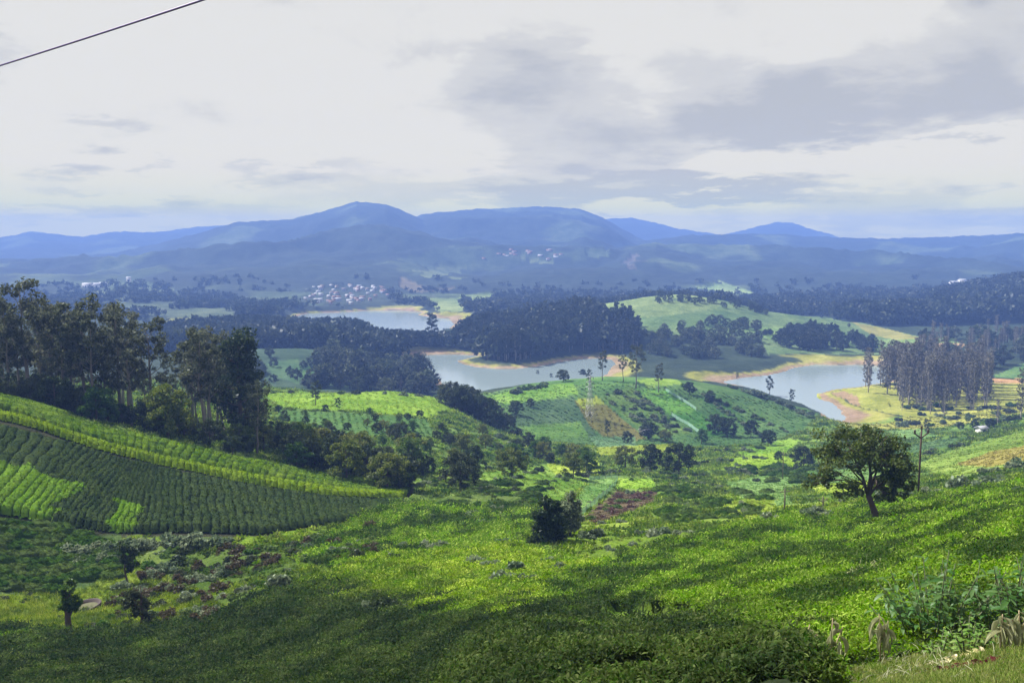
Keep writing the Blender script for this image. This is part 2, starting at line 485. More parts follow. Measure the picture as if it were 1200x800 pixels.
# (photo outline, nearest, farthest distance, colour, cover)
REG = [
    ([(352, 358), (360, 345), (385, 333), (430, 333), (455, 345), (452, 358)], 1150, 1800, (0.032, 0.046, 0.030), 10),
    ([(1105, 340), (1110, 329), (1135, 328), (1138, 338)], 1250, 2000, (0.06, 0.07, 0.045), 10),
    # mountains and far slopes: fields among the woods
    ([(470, 300), (560, 292), (600, 296), (640, 292), (700, 292), (720, 300), (690, 306), (640, 303), (600, 308), (540, 315), (480, 325)], 1300, 5000, (0.042, 0.064, 0.034), 7),
    ([(485, 320), (510, 311), (548, 313), (535, 322), (505, 330)], 1300, 4000, (0.10, 0.13, 0.06), 10),
    ([(598, 298), (645, 306), (650, 311), (620, 308)], 1300, 5000, (0.10, 0.13, 0.05), 10),
    ([(690, 294), (715, 292), (712, 304), (695, 306)], 1300, 5000, (0.065, 0.095, 0.045), 10),
    ([(500, 352), (540, 345), (570, 343), (590, 350), (550, 358), (530, 368), (505, 364)], 1000, 1700, (0.15, 0.20, 0.07), 4),
    ([(470, 325), (500, 338), (540, 340), (500, 347), (470, 340)], 1000, 2000, (0.10, 0.09, 0.055), 10),
    ([(810, 345), (842, 330), (895, 348), (880, 351), (850, 352)], 1200, 1700, (0.16, 0.23, 0.09), 4),
    ([(145, 330), (170, 331), (215, 342), (200, 350), (150, 347), (100, 352), (75, 345), (110, 338)], 1000, 1600, (0.075, 0.105, 0.05), 10),
    ([(735, 308), (748, 297), (750, 302), (742, 318)], 1500, 2400, (0.085, 0.080, 0.070), 10),
    # peninsula hill
    ([(700, 352), (800, 338), (900, 362), (1010, 378), (1080, 395), (1100, 405), (1040, 415), (900, 415), (890, 395), (780, 392), (740, 385), (700, 368)], 640, 1000, (0.092, 0.148, 0.052), 4),
    ([(700, 350), (800, 338), (850, 350), (840, 362), (760, 372), (705, 368)], 640, 1000, (0.135, 0.19, 0.066), 4),
    ([(700, 372), (760, 372), (845, 364), (880, 372), (870, 382), (780, 385)], 640, 1000, (0.085, 0.145, 0.05), 4),
    ([(870, 384), (960, 382), (960, 392), (880, 398)], 640, 1000, (0.12, 0.20, 0.06), 4),
    ([(1000, 378), (1035, 384), (1080, 396), (1060, 400), (1020, 392)], 640, 1000, (0.20, 0.20, 0.05), 4),
    ([(1035, 398), (1120, 396), (1125, 404), (1040, 404)], 600, 1000, (0.14, 0.22, 0.07), 4),
    ([(1090, 402), (1130, 402), (1130, 406), (1085, 407)], 600, 1000, (0.40, 0.27, 0.16), 4),
    # the dark hill on the left with its plots
    ([(300, 400), (370, 400), (420, 430), (440, 458), (300, 458)], 440, 660, (0.030, 0.060, 0.028), 4),
    ([(312, 425), (350, 420), (350, 450), (320, 440)], 440, 660, (0.045, 0.095, 0.035), 4),
    ([(345, 428), (362, 428), (375, 446), (355, 447)], 440, 660, (0.05, 0.11, 0.035), 4),
    ([(380, 430), (395, 428), (425, 455), (405, 455)], 440, 660, (0.045, 0.09, 0.035), 4),
    # right bank
    ([(940, 470), (955, 458), (1000, 452), (1040, 452), (1200, 440), (1400, 440), (1400, 505), (1200, 505), (1100, 512), (1040, 512), (990, 500)], 380, 700, (0.22, 0.24, 0.04), 4),
    ([(960, 462), (990, 458), (1005, 465), (1012, 485), (990, 490)], 380, 700, (0.235, 0.17, 0.095), 4),
    ([(1165, 440), (1200, 425), (1300, 425), (1300, 450), (1168, 448)], 400, 800, (0.09, 0.17, 0.05), 4),
    ([(1162, 443), (1300, 446), (1300, 452), (1165, 449)], 400, 800, (0.36, 0.22, 0.10), 4),
    # fields over the lake
    ([(308, 462), (360, 458), (450, 458), (530, 463), (535, 475), (505, 490), (420, 482), (330, 478)], 230, 370, (0.15, 0.26, 0.015), 4),
    ([(320, 480), (420, 485), (500, 492), (510, 512), (420, 512), (340, 498)], 200, 330, (0.055, 0.125, 0.025), 4),
    # hill of plots
    ([(555, 465), (620, 449), (680, 438), (740, 433), (800, 440), (900, 460), (960, 485), (940, 505), (900, 520), (700, 530), (590, 525), (540, 500)], 320, 470, (0.060, 0.125, 0.030), 4),
    ([(560, 468), (620, 452), (672, 449), (678, 462), (600, 474)], 320, 470, (0.105, 0.215, 0.022), 4),
    ([(620, 449), (680, 437), (745, 435), (745, 450), (690, 458), (672, 449)], 320, 470, (0.060, 0.140, 0.026), 4),
    ([(598, 474), (672, 466), (690, 490), (700, 512), (606, 514)], 320, 470, (0.045, 0.090, 0.035), 4),
    ([(606, 500), (680, 494), (690, 512), (610, 518)], 320, 470, (0.085, 0.17, 0.03), 4),
    ([(673, 469), (700, 466), (757, 514), (722, 522), (692, 500)], 320, 470, (0.125, 0.120, 0.030), 4),
    ([(673, 469), (700, 465), (708, 473), (682, 478)], 320, 470, (0.19, 0.235, 0.025), 4),
    ([(703, 465), (742, 455), (808, 508), (762, 513)], 320, 470, (0.085, 0.15, 0.03), 4),
    ([(744, 456), (780, 457), (818, 482), (786, 487)], 320, 470, (0.095, 0.215, 0.028), 4),
    ([(786, 487), (818, 482), (862, 514), (826, 510)], 320, 470, (0.055, 0.145, 0.020), 4),
    ([(745, 445), (790, 441), (800, 450), (760, 453)], 320, 470, (0.15, 0.25, 0.03), 4),
    ([(690, 512), (745, 512), (745, 524), (700, 526)], 300, 470, (0.09, 0.17, 0.07), 4),
    ([(700, 524), (790, 520), (790, 530), (700, 535)], 240, 420, (0.19, 0.25, 0.02), 4),
    ([(862, 530), (925, 514), (940, 516), (920, 532), (880, 538)], 220, 420, (0.14, 0.26, 0.02), 4),
    # terraced fields on the right
    ([(1070, 545), (1110, 530), (1200, 505), (1320, 480), (1320, 545), (1200, 560), (1110, 560)], 140, 330, (0.135, 0.215, 0.030), 4),
    ([(1120, 545), (1160, 530), (1200, 522), (1260, 512), (1260, 530), (1160, 548)], 140, 330, (0.19, 0.18, 0.035), 4),
    ([(1060, 525), (1100, 515), (1140, 512), (1110, 524), (1070, 534)], 200, 400, (0.06, 0.12, 0.035), 4),
    ([(1035, 505), (1080, 503), (1100, 512), (1060, 515)], 200, 420, (0.12, 0.22, 0.06), 4),
    # valley floor
    ([(850, 566), (900, 556), (1000, 548), (1060, 556), (1010, 566), (920, 572), (930, 590), (880, 605)], 90, 320, (0.11, 0.21, 0.05), 4),
    ([(950, 570), (1010, 562), (1055, 568), (1000, 580), (955, 580)], 90, 320, (0.165, 0.25, 0.015), 4),
    ([(850, 538), (905, 530), (950, 545), (930, 555), (860, 552)], 120, 340, (0.17, 0.28, 0.015), 4),
    ([(845, 590), (905, 580), (915, 620), (860, 622)], 70, 200, (0.145, 0.22, 0.015), 4),
    ([(560, 555), (640, 545), (680, 552), (690, 565), (640, 600), (600, 590), (560, 580)], 80, 260, (0.11, 0.21, 0.02), 4),
    ([(690, 562), (724, 561), (720, 572), (682, 606), (676, 604), (675, 585)], 60, 260, (0.105, 0.215, 0.045), 4),
    ([(724, 561), (766, 562), (768, 573), (722, 574)], 60, 260, (0.15, 0.28, 0.015), 4),
    ([(722, 576), (770, 576), (766, 590), (735, 602), (700, 616), (680, 612), (700, 594)], 60, 260, (0.080, 0.066, 0.034), 4),
    ([(640, 545), (700, 535), (705, 552), (650, 556)], 90, 300, (0.19, 0.28, 0.02), 4),
    # wet meadow among the shrubs on the left
    ([(-60, 705), (40, 690), (120, 668), (230, 655), (270, 690), (255, 725), (180, 738), (-60, 738)], 50, 110, (0.135, 0.205, 0.015), 9),
    ([(125, 645), (330, 640), (420, 610), (460, 600), (350, 660), (340, 690), (270, 715), (230, 690)], 50, 120, (0.070, 0.120, 0.018), 0),
    # left slope of tea rows: earth of the paths shows between the rows
    ([(-300, 420), (0, 463), (60, 484), (120, 505), (195, 519), (270, 537), (330, 548), (400, 560), (490, 571), (480, 594), (435, 606), (375, 618), (300, 630), (200, 630), (111, 627), (50, 614), (-300, 600)], 80, 145, (0.030, 0.034, 0.016), 8),
    ([(-300, 600), (50, 613), (111, 626), (150, 628), (150, 660), (100, 690), (-300, 720)], 70, 110, (0.045, 0.085, 0.020), 8),
]


def cover(x, y, z, s):
    """base colour and kind of cover of points on the land (kinds: 0 rough grass, 1 dark, 2 mid, 3 bright tea,
    4 field, 5 woodland floor, 6 shore, 7 mountain, 8 earth)"""
    px, py = to_px(x, y, z)
    d = y
    n = len(x)
    col = np.empty((n, 3))
    kind = np.zeros(n, int)
    g1 = fbm(x / 9.0, y / 9.0, 3, 21)[:, None]
    col[:] = np.array((0.050, 0.105, 0.014)) * (1 - g1) + np.array((0.150, 0.240, 0.013)) * g1
    m = d > 120
    g2 = fbm(x / 30.0, y / 30.0, 3, 22)[:, None]
    c2 = np.array((0.050, 0.105, 0.028)) * (1 - g2) + np.array((0.13, 0.215, 0.025)) * g2
    col[m] = c2[m]
    m = d > 430
    col[m] = (0.026, 0.042, 0.022)
    kind[m] = 5
    m = d > 980
    g3 = sstep(0.60, 0.72, fbm(x / 170.0, y / 170.0, 4, 23))[:, None]
    c3 = np.array((0.023, 0.035, 0.026)) * (1 - g3) + np.array((0.060, 0.085, 0.042)) * g3
    col[m] = c3[m]
    kind[m] = 7
    # shore: bare earth next to the water, yellow grass behind it
    wid = 8 + 20 * sstep(0.35, 0.65, vnoise(x / 70.0, y / 70.0, 36))
    sh = (s < wid) & (s >= -3)
    k = np.clip(s / wid, 0, 1)[:, None]
    wob = (fbm(x / 18.0, y / 18.0, 3, 31)[:, None] - 0.5) * 0.9
    earth = np.array((0.26, 0.195, 0.12)) + (np.array((0.20, 0.145, 0.09)) - np.array((0.26, 0.195, 0.12))) * sstep(0.45, 0.6, fbm(x / 40.0, y / 40.0, 2, 33))[:, None]
    cs = earth * (1 - sstep(0.30, 0.55, k + wob * 0.5)) + np.array((0.23, 0.235, 0.045)) * sstep(0.30, 0.55, k + wob * 0.5)
    keep = sstep(0.75, 1.0, k + wob * 0.3)
    mix = cs * (1 - keep) + col * keep
    msk = sh & (d > 380) & ~((d < 545) & (px < 962))
    for poly, d0, d1, c, kd in REG:
        m = (d > d0) & (d < d1)
        idx = np.nonzero(m)[0]
        if len(idx) == 0:
            continue
        wx = (vnoise(x[idx] / 3.0, y[idx] / 3.0, 41) - 0.5) * np.clip(300 / d[idx], 0.4, 4)
        wx = np.where(d[idx] > 900, (fbm(x[idx] / 45.0, y[idx] / 45.0, 3, 42) - 0.5) * 34, wx)
        ii = idx[in_poly(px[idx] + wx, py[idx] + wx * 0.4, poly)]
        col[ii] = c
        kind[ii] = kd
    col[msk] = mix[msk]
    kind[msk] = 6
    near = d < 135
    idx = np.nonzero(near)[0]
    wv = (fbm(x[idx] / 2.2, y[idx] / 2.2, 3, 51) - 0.5) * np.clip(1500 / np.maximum(d[idx], 5), 8, 90)
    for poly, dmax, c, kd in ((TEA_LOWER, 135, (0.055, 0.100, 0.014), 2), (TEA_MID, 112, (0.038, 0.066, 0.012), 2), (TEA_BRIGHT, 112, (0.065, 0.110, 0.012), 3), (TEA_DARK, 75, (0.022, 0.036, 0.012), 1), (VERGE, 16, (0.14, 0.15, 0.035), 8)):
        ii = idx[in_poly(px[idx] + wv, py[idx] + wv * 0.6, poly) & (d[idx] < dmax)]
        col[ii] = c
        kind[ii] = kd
    m = d < 7
    kind[m] = 8
    col[m] = (0.12, 0.13, 0.04)
    return col, kind


def tea_height(x, y, zb, kind):
    """height of the plucked tea table above the earth: rows along the contours with uneven gaps"""
    w = (fbm(x / 5.0, y / 5.0, 3, 71) - 0.5)
    row = (zb + w * 0.75) / 0.60
    k = np.abs((row % 1.0) - 0.5) * 2          # 1 at the gap between two rows
    brk = vnoise(x / 1.6, y / 1.6, 72)
    gap = sstep(0.52, 0.82, k) * sstep(0.30, 0.55, brk + 0.10)
    hole = sstep(0.62, 0.70, fbm(x / 1.3, y / 1.3, 3, 73))
    lump = (fbm(x / 0.9, y / 0.9, 2, 74) - 0.5) * 0.22
    h = 0.80 * (1 - 0.9 * gap) * (1 - 0.7 * hole) + lump
    px, py = to_px(x, y, zb)
    h = h * (0.15 + 0.85 * sstep(2, 75, poly_dist(px, py, VERGE))) * sstep(3, 9, y)
    t = np.where((kind == 1) | (kind == 2) | (kind == 3), 1.0, 0.0)
    return np.maximum(h, 0.02) * t


def link_mesh(name, verts, faces_flat, nper, mats=(), smooth=False, parent=None, col=None):
    """verts (n,3) array and faces (m,k) array into one mesh object"""
    me = bpy.data.meshes.new(name)
    verts = np.asarray(verts, np.float32)
    faces = np.asarray(faces_flat, np.int32).reshape(-1, nper)
    me.vertices.add(len(verts))
    me.vertices.foreach_set('co', verts.ravel())
    me.loops.add(faces.size)
    me.loops.foreach_set('vertex_index', faces.ravel())
    me.polygons.add(len(faces))
    me.polygons.foreach_set('loop_start', np.arange(0, faces.size, nper, dtype=np.int32))
    me.polygons.foreach_set('loop_total', np.full(len(faces), nper, np.int32))
    if smooth:
        me.polygons.foreach_set('use_smooth', np.ones(len(faces), bool))
    me.update(calc_edges=True)
    if col is not None:
        a = me.color_attributes.new('tint', 'FLOAT_COLOR', 'POINT')
        rgba = np.ones((len(verts), 4), np.float32)
        rgba[:, :3] = col
        a.data.foreach_set('color', rgba.ravel())
    for m in mats:
        me.materials.append(m)
    o = bpy.data.objects.new(name, me)
    C.objects.link(o)
    if parent is not None:
        o.parent = parent
    return o


def tag(o, label, cat=None, group=None, kind=None):
    if label:
        o['label'] = label
    if cat:
        o['category'] = cat
    if group:
        o['group'] = group
    if kind:
        o['kind'] = kind
    return o


# ------------------------------------------------------------------ materials
def new_mat(name):
    m = bpy.data.materials.new(name)
    m.use_nodes = True
    nt = m.node_tree
    nt.nodes.clear()
    out = nt.nodes.new('ShaderNodeOutputMaterial')
    return m, nt, nt.nodes.new, nt.links.new, out


def hsv_vary(nt, col_socket, fac_socket, dh=0.03, dv=0.5, ds=0.15):
    """colour varied by a 0..1 factor"""
    N, L = nt.nodes.new, nt.links.new
    h = N('ShaderNodeHueSaturation')
    L(col_socket, h.inputs['Color'])

    def mr(a, b):
        r = N('ShaderNodeMapRange')
        r.inputs['To Min'].default_value = a
        r.inputs['To Max'].default_value = b
        L(fac_socket, r.inputs['Value'])
        return r.outputs[0]
    L(mr(0.5 + dh, 0.5 - dh), h.inputs['Hue'])
    L(mr(1 - dv, 1 + dv), h.inputs['Value'])
    L(mr(1 + ds, 1 - ds), h.inputs['Saturation'])
    return h.outputs[0]


def terrain_material():
    m, nt, N, L, out = new_mat('land')
    at_ = N('ShaderNodeAttribute')
    at_.attribute_name = 'tint'
    geo = N('ShaderNodeNewGeometry')
    col = at_.outputs['Color']
    for sc, dh, dv in ((0.006, 0.012, 0.30), (0.045, 0.012, 0.34), (0.35, 0.012, 0.25), (2.2, 0.01, 0.28)):
        n = N('ShaderNodeTexNoise')
        n.inputs['Scale'].default_value = sc
        n.inputs['Detail'].default_value = 5
        n.inputs['Roughness'].default_value = 0.65
        L(geo.outputs['Position'], n.inputs['Vector'])
        r = N('ShaderNodeMapRange')
        r.inputs['From Min'].default_value = 0.3
        r.inputs['From Max'].default_value = 0.7
        L(n.outputs['Fac'], r.inputs['Value'])
        col = hsv_vary(nt, col, r.outputs[0], dh, dv, 0.06)
    b1 = N('ShaderNodeTexNoise')
    b1.inputs['Scale'].default_value = 0.22
    b1.inputs['Detail'].default_value = 10
    b1.inputs['Roughness'].default_value = 0.72
    L(geo.outputs['Position'], b1.inputs['Vector'])
    bump = N('ShaderNodeBump')
    bump.inputs['Strength'].default_value = 0.9
    bump.inputs['Distance'].default_value = 1.6
    L(b1.outputs['Fac'], bump.inputs['Height'])
    p = N('ShaderNodeBsdfPrincipled')
    p.inputs['Roughness'].default_value = 0.95
    p.inputs['Specular IOR Level'].default_value = 0.1
    L(col, p.inputs['Base Color'])
    L(bump.outputs[0], p.inputs['Normal'])
    L(p.outputs[0], out.inputs['Surface'])
    return m


def water_material():
    m, nt, N, L, out = new_mat('lake_water')
    geo = N('ShaderNodeNewGeometry')
    n = N('ShaderNodeTexNoise')
    n.inputs['Scale'].default_value = 0.35
    n.inputs['Detail'].default_value = 4
    L(geo.outputs['Position'], n.inputs['Vector'])
    bump = N('ShaderNodeBump')
    bump.inputs['Strength'].default_value = 0.10
    bump.inputs['Distance'].default_value = 0.4
    L(n.outputs['Fac'], bump.inputs['Height'])
    p = N('ShaderNodeBsdfPrincipled')
    p.inputs['Base Color'].default_value = (0.20, 0.255, 0.26, 1)
    p.inputs['Roughness'].default_value = 0.12
    p.inputs['IOR'].default_value = 1.33
    L(bump.outputs[0], p.inputs['Normal'])
    L(p.outputs[0], out.inputs['Surface'])
    return m


def leaf_material(name, c, transl=0.35, dv=0.45, dh=0.025, tint=False, gloss=0.25, rough=0.5, obj_vary=0.22):
    """foliage: each leaf face a slightly different green, some light passing through"""
    m, nt, N, L, out = new_mat(name)
    if tint:
        a = N('ShaderNodeAttribute')
        a.attribute_type = tint
        a.attribute_name = 'tint'
        col = a.outputs['Color']
    else:
        rgb = N('ShaderNodeRGB')
        rgb.outputs[0].default_value = (*c, 1)
        col = rgb.outputs[0]
    geo = N('ShaderNodeNewGeometry')
    oi = N('ShaderNodeObjectInfo')
    col = hsv_vary(nt, col, geo.outputs['Random Per Island'], dh, dv, 0.1)
    col = hsv_vary(nt, col, oi.outputs['Random'], 0.018 if obj_vary > 0.1 else 0.004, obj_vary, 0.1 if obj_vary > 0.1 else 0.02)
    dif = N('ShaderNodeBsdfDiffuse')
    L(col, dif.inputs['Color'])
    tr = N('ShaderNodeBsdfTranslucent')
    hs = N('ShaderNodeHueSaturation')
    hs.inputs['Hue'].default_value = 0.485
    hs.inputs['Value'].default_value = 1.25
    L(col, hs.inputs['Color'])
    L(hs.outputs[0], tr.inputs['Color'])
    mx = N('ShaderNodeMixShader')
    mx.inputs[0].default_value = transl
    L(dif.outputs[0], mx.inputs[1])
    L(tr.outputs[0], mx.inputs[2])
    gl = N('ShaderNodeBsdfGlossy')
    gl.inputs['Roughness'].default_value = rough
    gl.inputs['Color'].default_value = (0.9, 0.95, 1, 1)
    mx2 = N('ShaderNodeMixShader')
    mx2.inputs[0].default_value = gloss * 0.06
    L(mx.outputs[0], mx2.inputs[1])
    L(gl.outputs[0], mx2.inputs[2])
    L(mx2.outputs[0], out.inputs['Surface'])
    return m


def plain_material(name, c, rough=0.85, metal=0.0, scale=3.0, dv=0.3, bump=0.3, stretch=(1, 1, 1)):
    m, nt, N, L, out = new_mat(name)
    tc = N('ShaderNodeTexCoord')
    mp = N('ShaderNodeMapping')
    mp.inputs['Scale'].default_value = stretch
    L(tc.outputs['Object'], mp.inputs[0])
    n = N('ShaderNodeTexNoise')
    n.inputs['Scale'].default_value = scale
    n.inputs['Detail'].default_value = 6
    n.inputs['Roughness'].default_value = 0.65
    L(mp.outputs[0], n.inputs['Vector'])
    rgb = N('ShaderNodeRGB')
    rgb.outputs[0].default_value = (*c, 1)
    col = hsv_vary(nt, rgb.outputs[0], n.outputs['Fac'], 0.012, dv * 1.6, 0.1)
    b = N('ShaderNodeBump')
    b.inputs['Strength'].default_value = bump
    b.inputs['Distance'].default_value = 0.05
    L(n.outputs['Fac'], b.inputs['Height'])
    p = N('ShaderNodeBsdfPrincipled')
    p.inputs['Roughness'].default_value = rough
    p.inputs['Metallic'].default_value = metal
    L(col, p.inputs['Base Color'])
    L(b.outputs[0], p.inputs['Normal'])
    L(p.outputs[0], out.inputs['Surface'])
    return m


# ------------------------------------------------------------------ the land as one sheet
def build_terrain():
    fine = np.radians(np.linspace(-36.5, 36.5, 860))
    left = np.radians(np.concatenate([np.arange(-180, -60, 6.0), np.arange(-60, -36.6, 0.8)]))
    right = np.radians(np.concatenate([np.arange(37.3, 60, 0.8), np.arange(60, 180, 6.0)]))
    th = np.concatenate([left, fine, right])
    r = np.exp(np.concatenate([np.linspace(math.log(1.2), math.log(9), 40)[:-1], np.linspace(math.log(9), math.log(130), 235)[:-1], np.linspace(math.log(130), math.log(1000), 235)[:-1], np.linspace(math.log(1000), math.log(4750), 190)]))
    A, R = np.meshgrid(th, r)
    x = (np.sin(A) * R).ravel()
    y = (np.cos(A) * R).ravel()
    z, s = z_ground(x, y, True)
    col, kind = cover(x, y, z, s)
    # small relief of rough ground and tree cover on far slopes
    dd = np.hypot(x, y)
    h = np.zeros(len(z))
    m = (kind == 0) & (dd < 430)
    h[m] += (fbm(x[m] / 1.7, y[m] / 1.7, 3, 81) - 0.4) * 0.9
    m = (kind == 4) & (dd < 430) & (dd > 20)
    h[m] += (vnoise(x[m] / 0.8, y[m] / 0.8, 82)) * 0.25
    m = kind == 7
    h[m] += (vnoise(x[m] / 16.0, y[m] / 16.0, 83) + vnoise(x[m] / 37.0, y[m] / 37.0, 84)) * np.interp(dd[m], [980, 1500, 2500], [1.5, 3.0, 4.5])
    m = (dd < 140) & (np.abs(np.arctan2(x, y)) < 0.66)
    h[m] += tea_height(x[m], y[m], z[m], kind[m]) * 0.8
    z = z + np.where(s < 60, np.clip((s - 8) / 50, 0, 1), 1) * h
    nA, nR = len(th), len(r)
    i = np.arange(nR - 1)[:, None] * nA + np.arange(nA - 1)[None, :]
    q = np.stack([i, i + 1, i + nA + 1, i + nA], -1).reshape(-1, 4)
    j = (np.arange(nR - 1) * nA)[:, None]
    seam = np.concatenate([j + nA - 1, j, j + nA, j + 2 * nA - 1], 1)
    q = np.concatenate([q, seam])
    o = link_mesh('terrain', np.stack([x, y, z], 1), q[:, ::-1], 4, [terrain_material()], True, None, col)
    return tag(o, 'green valley land rising to blue wooded mountains', None, None, 'structure')


terrain = build_terrain()

# ------------------------------------------------------------------ water
_w = link_mesh('lake', [(-700, 400, 0), (900, 400, 0), (900, 1650, 0), (-700, 1650, 0)], [[0, 1, 2, 3]], 4, [water_material()])
tag(_w, 'pale grey green lake winding between the hills', None, None, 'structure')

# ------------------------------------------------------------------ plant builders
R = np.random.default_rng(11)
rnd = random.Random(5)


def tube(pts, rad, sides=6):
    pts = np.asarray(pts, float)
    n = len(pts)
    tan = np.gradient(pts, axis=0)
    tan /= np.linalg.norm(tan, axis=1)[:, None] + 1e-9
    ref = np.where(np.abs(tan[:, 2:3]) > 0.9, [[1.0, 0, 0]], [[0, 0, 1.0]])
    a = np.cross(tan, ref)
    a /= np.linalg.norm(a, axis=1)[:, None] + 1e-9
    b = np.cross(tan, a)
    ang = np.linspace(0, 2 * math.pi, sides, endpoint=False)
    v = pts[:, None] + (a[:, None] * np.cos(ang)[None, :, None] + b[:, None] * np.sin(ang)[None, :, None]) * np.asarray(rad, float)[:, None, None]
    i = np.arange(n - 1)[:, None] * sides
    j = np.arange(sides)[None]
    k = (j + 1) % sides
    f = np.stack([i + j, i + k, i + sides + k, i + sides + j], -1).reshape(-1, 4)
    v = v.reshape(-1, 3)
    v = np.concatenate([v, pts[:1], pts[-1:]])
    c0, c1 = len(v) - 2, len(v) - 1
    cap = [[c0, (q + 2) % sides, q + 1, q] for q in range(0, sides, 2)] + [[c1, (n - 1) * sides + q, (n - 1) * sides + q + 1, (n - 1) * sides + (q + 2) % sides] for q in range(0, sides, 2)]
    return v, np.concatenate([f, np.array(cap)])


class Acc:
    def __init__(self):
        self.v, self.f, self.n = [], [], 0

    def add(self, vf):
        v, f = vf
        self.v.append(np.asarray(v, float))
        self.f.append(np.asarray(f, int) + self.n)
        self.n += len(v)

    def get(self):
        return np.concatenate(self.v), np.concatenate(self.f)


def box(c, s):
    c, s = np.asarray(c, float), np.asarray(s, float) / 2
    q = np.array([(-1, -1, -1), (1, -1, -1), (1, 1, -1), (-1, 1, -1), (-1, -1, 1), (1, -1, 1), (1, 1, 1), (-1, 1, 1)])
    return c + q * s, np.array([(3, 2, 1, 0), (4, 5, 6, 7), (0, 1, 5, 4), (1, 2, 6, 5), (2, 3, 7, 6), (3, 0, 4, 7)])


def bar(p0, p1, r, sides=4):
    return tube([p0, p1], [r, r], sides)


def leaves(cen, size, rng, up=0.0, elong=1.7, droop=0.0):
    """one small kite-shaped face for each centre"""
    n = len(cen)
    nor = rng.normal(size=(n, 3))
    nor[:, 2] = nor[:, 2] * (1 - 0.3 * up) + up * 1.4
    nor /= np.linalg.norm(nor, axis=1)[:, None]
    a = np.cross(nor, rng.normal(size=(n, 3)))
    a[:, 2] -= droop
    a /= np.linalg.norm(a, axis=1)[:, None]
    b = np.cross(nor, a)
    s = size * rng.uniform(0.55, 1.35, (n, 1))
    v = np.stack([cen - a * s * elong * 0.5, cen + b * s * 0.5 - a * s * 0.1, cen + a * s * elong * 0.5, cen - b * s * 0.5 - a * s * 0.1], 1).reshape(-1, 3)
    return v, np.arange(4 * n).reshape(-1, 4)


def clump(c, r, n, rng, flat=0.75, shell=0.5):
    p = rng.normal(size=(n, 3))
    p /= np.linalg.norm(p, axis=1)[:, None]
    p *= (rng.uniform(0, 1, (n, 1)) ** shell)
    p[:, 2] *= flat
    return np.asarray(c) + p * r


def make_tree(seed, H, tr, base, rad, shape, limbs, per, leaf, cr, lean=(0, 0), up=0.3, rise=0.25, droop=0.0, extra=2, flat=0.75, wob=0.03, top=0.93):
    """tapered trunk with limbs, and a crown of leaf clumps carried by them; returns wood and foliage"""
    rng = np.random.default_rng(seed)
    wood, cen = Acc(), []
    n = 7
    hs = np.linspace(0, top, n)
    tx = lean[0] * hs ** 1.3 * H + np.cumsum(rng.normal(0, wob * H / n, n)) * (hs > 0)
    ty = lean[1] * hs ** 1.3 * H + np.cumsum(rng.normal(0, wob * H / n, n)) * (hs > 0)
    tp = np.stack([tx, ty, hs * H], 1)
    tp[0, 2] = -0.04 * H
    wood.add(tube(tp, tr * np.array([1.35, 0.95, 0.8, 0.65, 0.5, 0.34, 0.12]), 8))
    for i in range(limbs):
        u = (i + 0.5 + rng.uniform(-0.3, 0.3)) / limbs
        h = base + (top - base) * u
        k = rng.uniform(0.65, 1.1)
        az = i * 2.4 + rng.uniform(-0.5, 0.5)
        p0 = np.array([np.interp(h * 0.88, hs, tp[:, 0]), np.interp(h * 0.88, hs, tp[:, 1]), h * 0.88 * H])
        ro = rad * shape(u) * k
        p2 = p0 + np.array([math.cos(az) * ro, math.sin(az) * ro, rise * ro + (h * 0.12) * H])
        p1 = (p0 + p2) / 2 + np.array([0, 0, -0.08 * ro]) + rng.normal(0, 0.05 * ro + 1e-6, 3)
        r0 = tr * (0.42 - 0.25 * u)
        wood.add(tube([p0, p1, p2], [r0, r0 * 0.6, r0 * 0.2], 5))
        cen.append(clump(p2, cr * rng.uniform(0.75, 1.2), per, rng, flat))
        for e in range(extra):
            q = p0 + (p2 - p0) * rng.uniform(0.45, 0.95) + rng.normal(0, 0.22 * rad, 3) * [1, 1, 0.7]
            wood.add(tube([p1, (p1 + q) / 2 + [0, 0, 0.05 * rad], q], [r0 * 0.5, r0 * 0.3, r0 * 0.1], 4))
            cen.append(clump(q, cr * rng.uniform(0.55, 1.0), int(per * 0.7), rng, flat))
    cen.append(clump(tp[-1], cr * 0.8, per, rng, 1.1))
    return wood.get(), leaves(np.concatenate(cen), leaf, rng, up, 1.8, droop)


def mesh_from(name, parts, smooth=False):
    """one mesh out of several (verts, quads, material)"""
    vs, fs, mi, mats, n = [], [], [], [], 0
    for (v, f), m in parts:
        vs.append(v)
        fs.append(f + n)
        n += len(v)
        mats.append(m)
        mi.append(np.full(len(f), len(mats) - 1, np.int32))
    v, f, mi = np.concatenate(vs), np.concatenate(fs), np.concatenate(mi)
    me = bpy.data.meshes.new(name)
    me.vertices.add(len(v))
    me.vertices.foreach_set('co', v.astype(np.float32).ravel())
    me.loops.add(f.size)
    me.loops.foreach_set('vertex_index', f.astype(np.int32).ravel())
    me.polygons.add(len(f))
    me.polygons.foreach_set('loop_start', np.arange(0, f.size, 4, dtype=np.int32))
    me.polygons.foreach_set('loop_total', np.full(len(f), 4, np.int32))
    me.polygons.foreach_set('material_index', mi)
    if smooth:
        me.polygons.foreach_set('use_smooth', np.ones(len(f), bool))
    me.update(calc_edges=True)
    for m in mats:
        me.materials.append(m)
    return me


def thing(name, loc, rotz=0.0, scale=1.0, label=None, cat=None, group=None, tilt=(0, 0)):
    o = bpy.data.objects.new(name, None)
    o.empty_display_size = 0.3
    C.objects.link(o)
    o.location = tuple(float(a) for a in loc)
    o.rotation_euler = (tilt[0], tilt[1], rotz)
    o.scale = (scale,) * 3 if np.isscalar(scale) else scale
    return tag(o, label, cat, group)


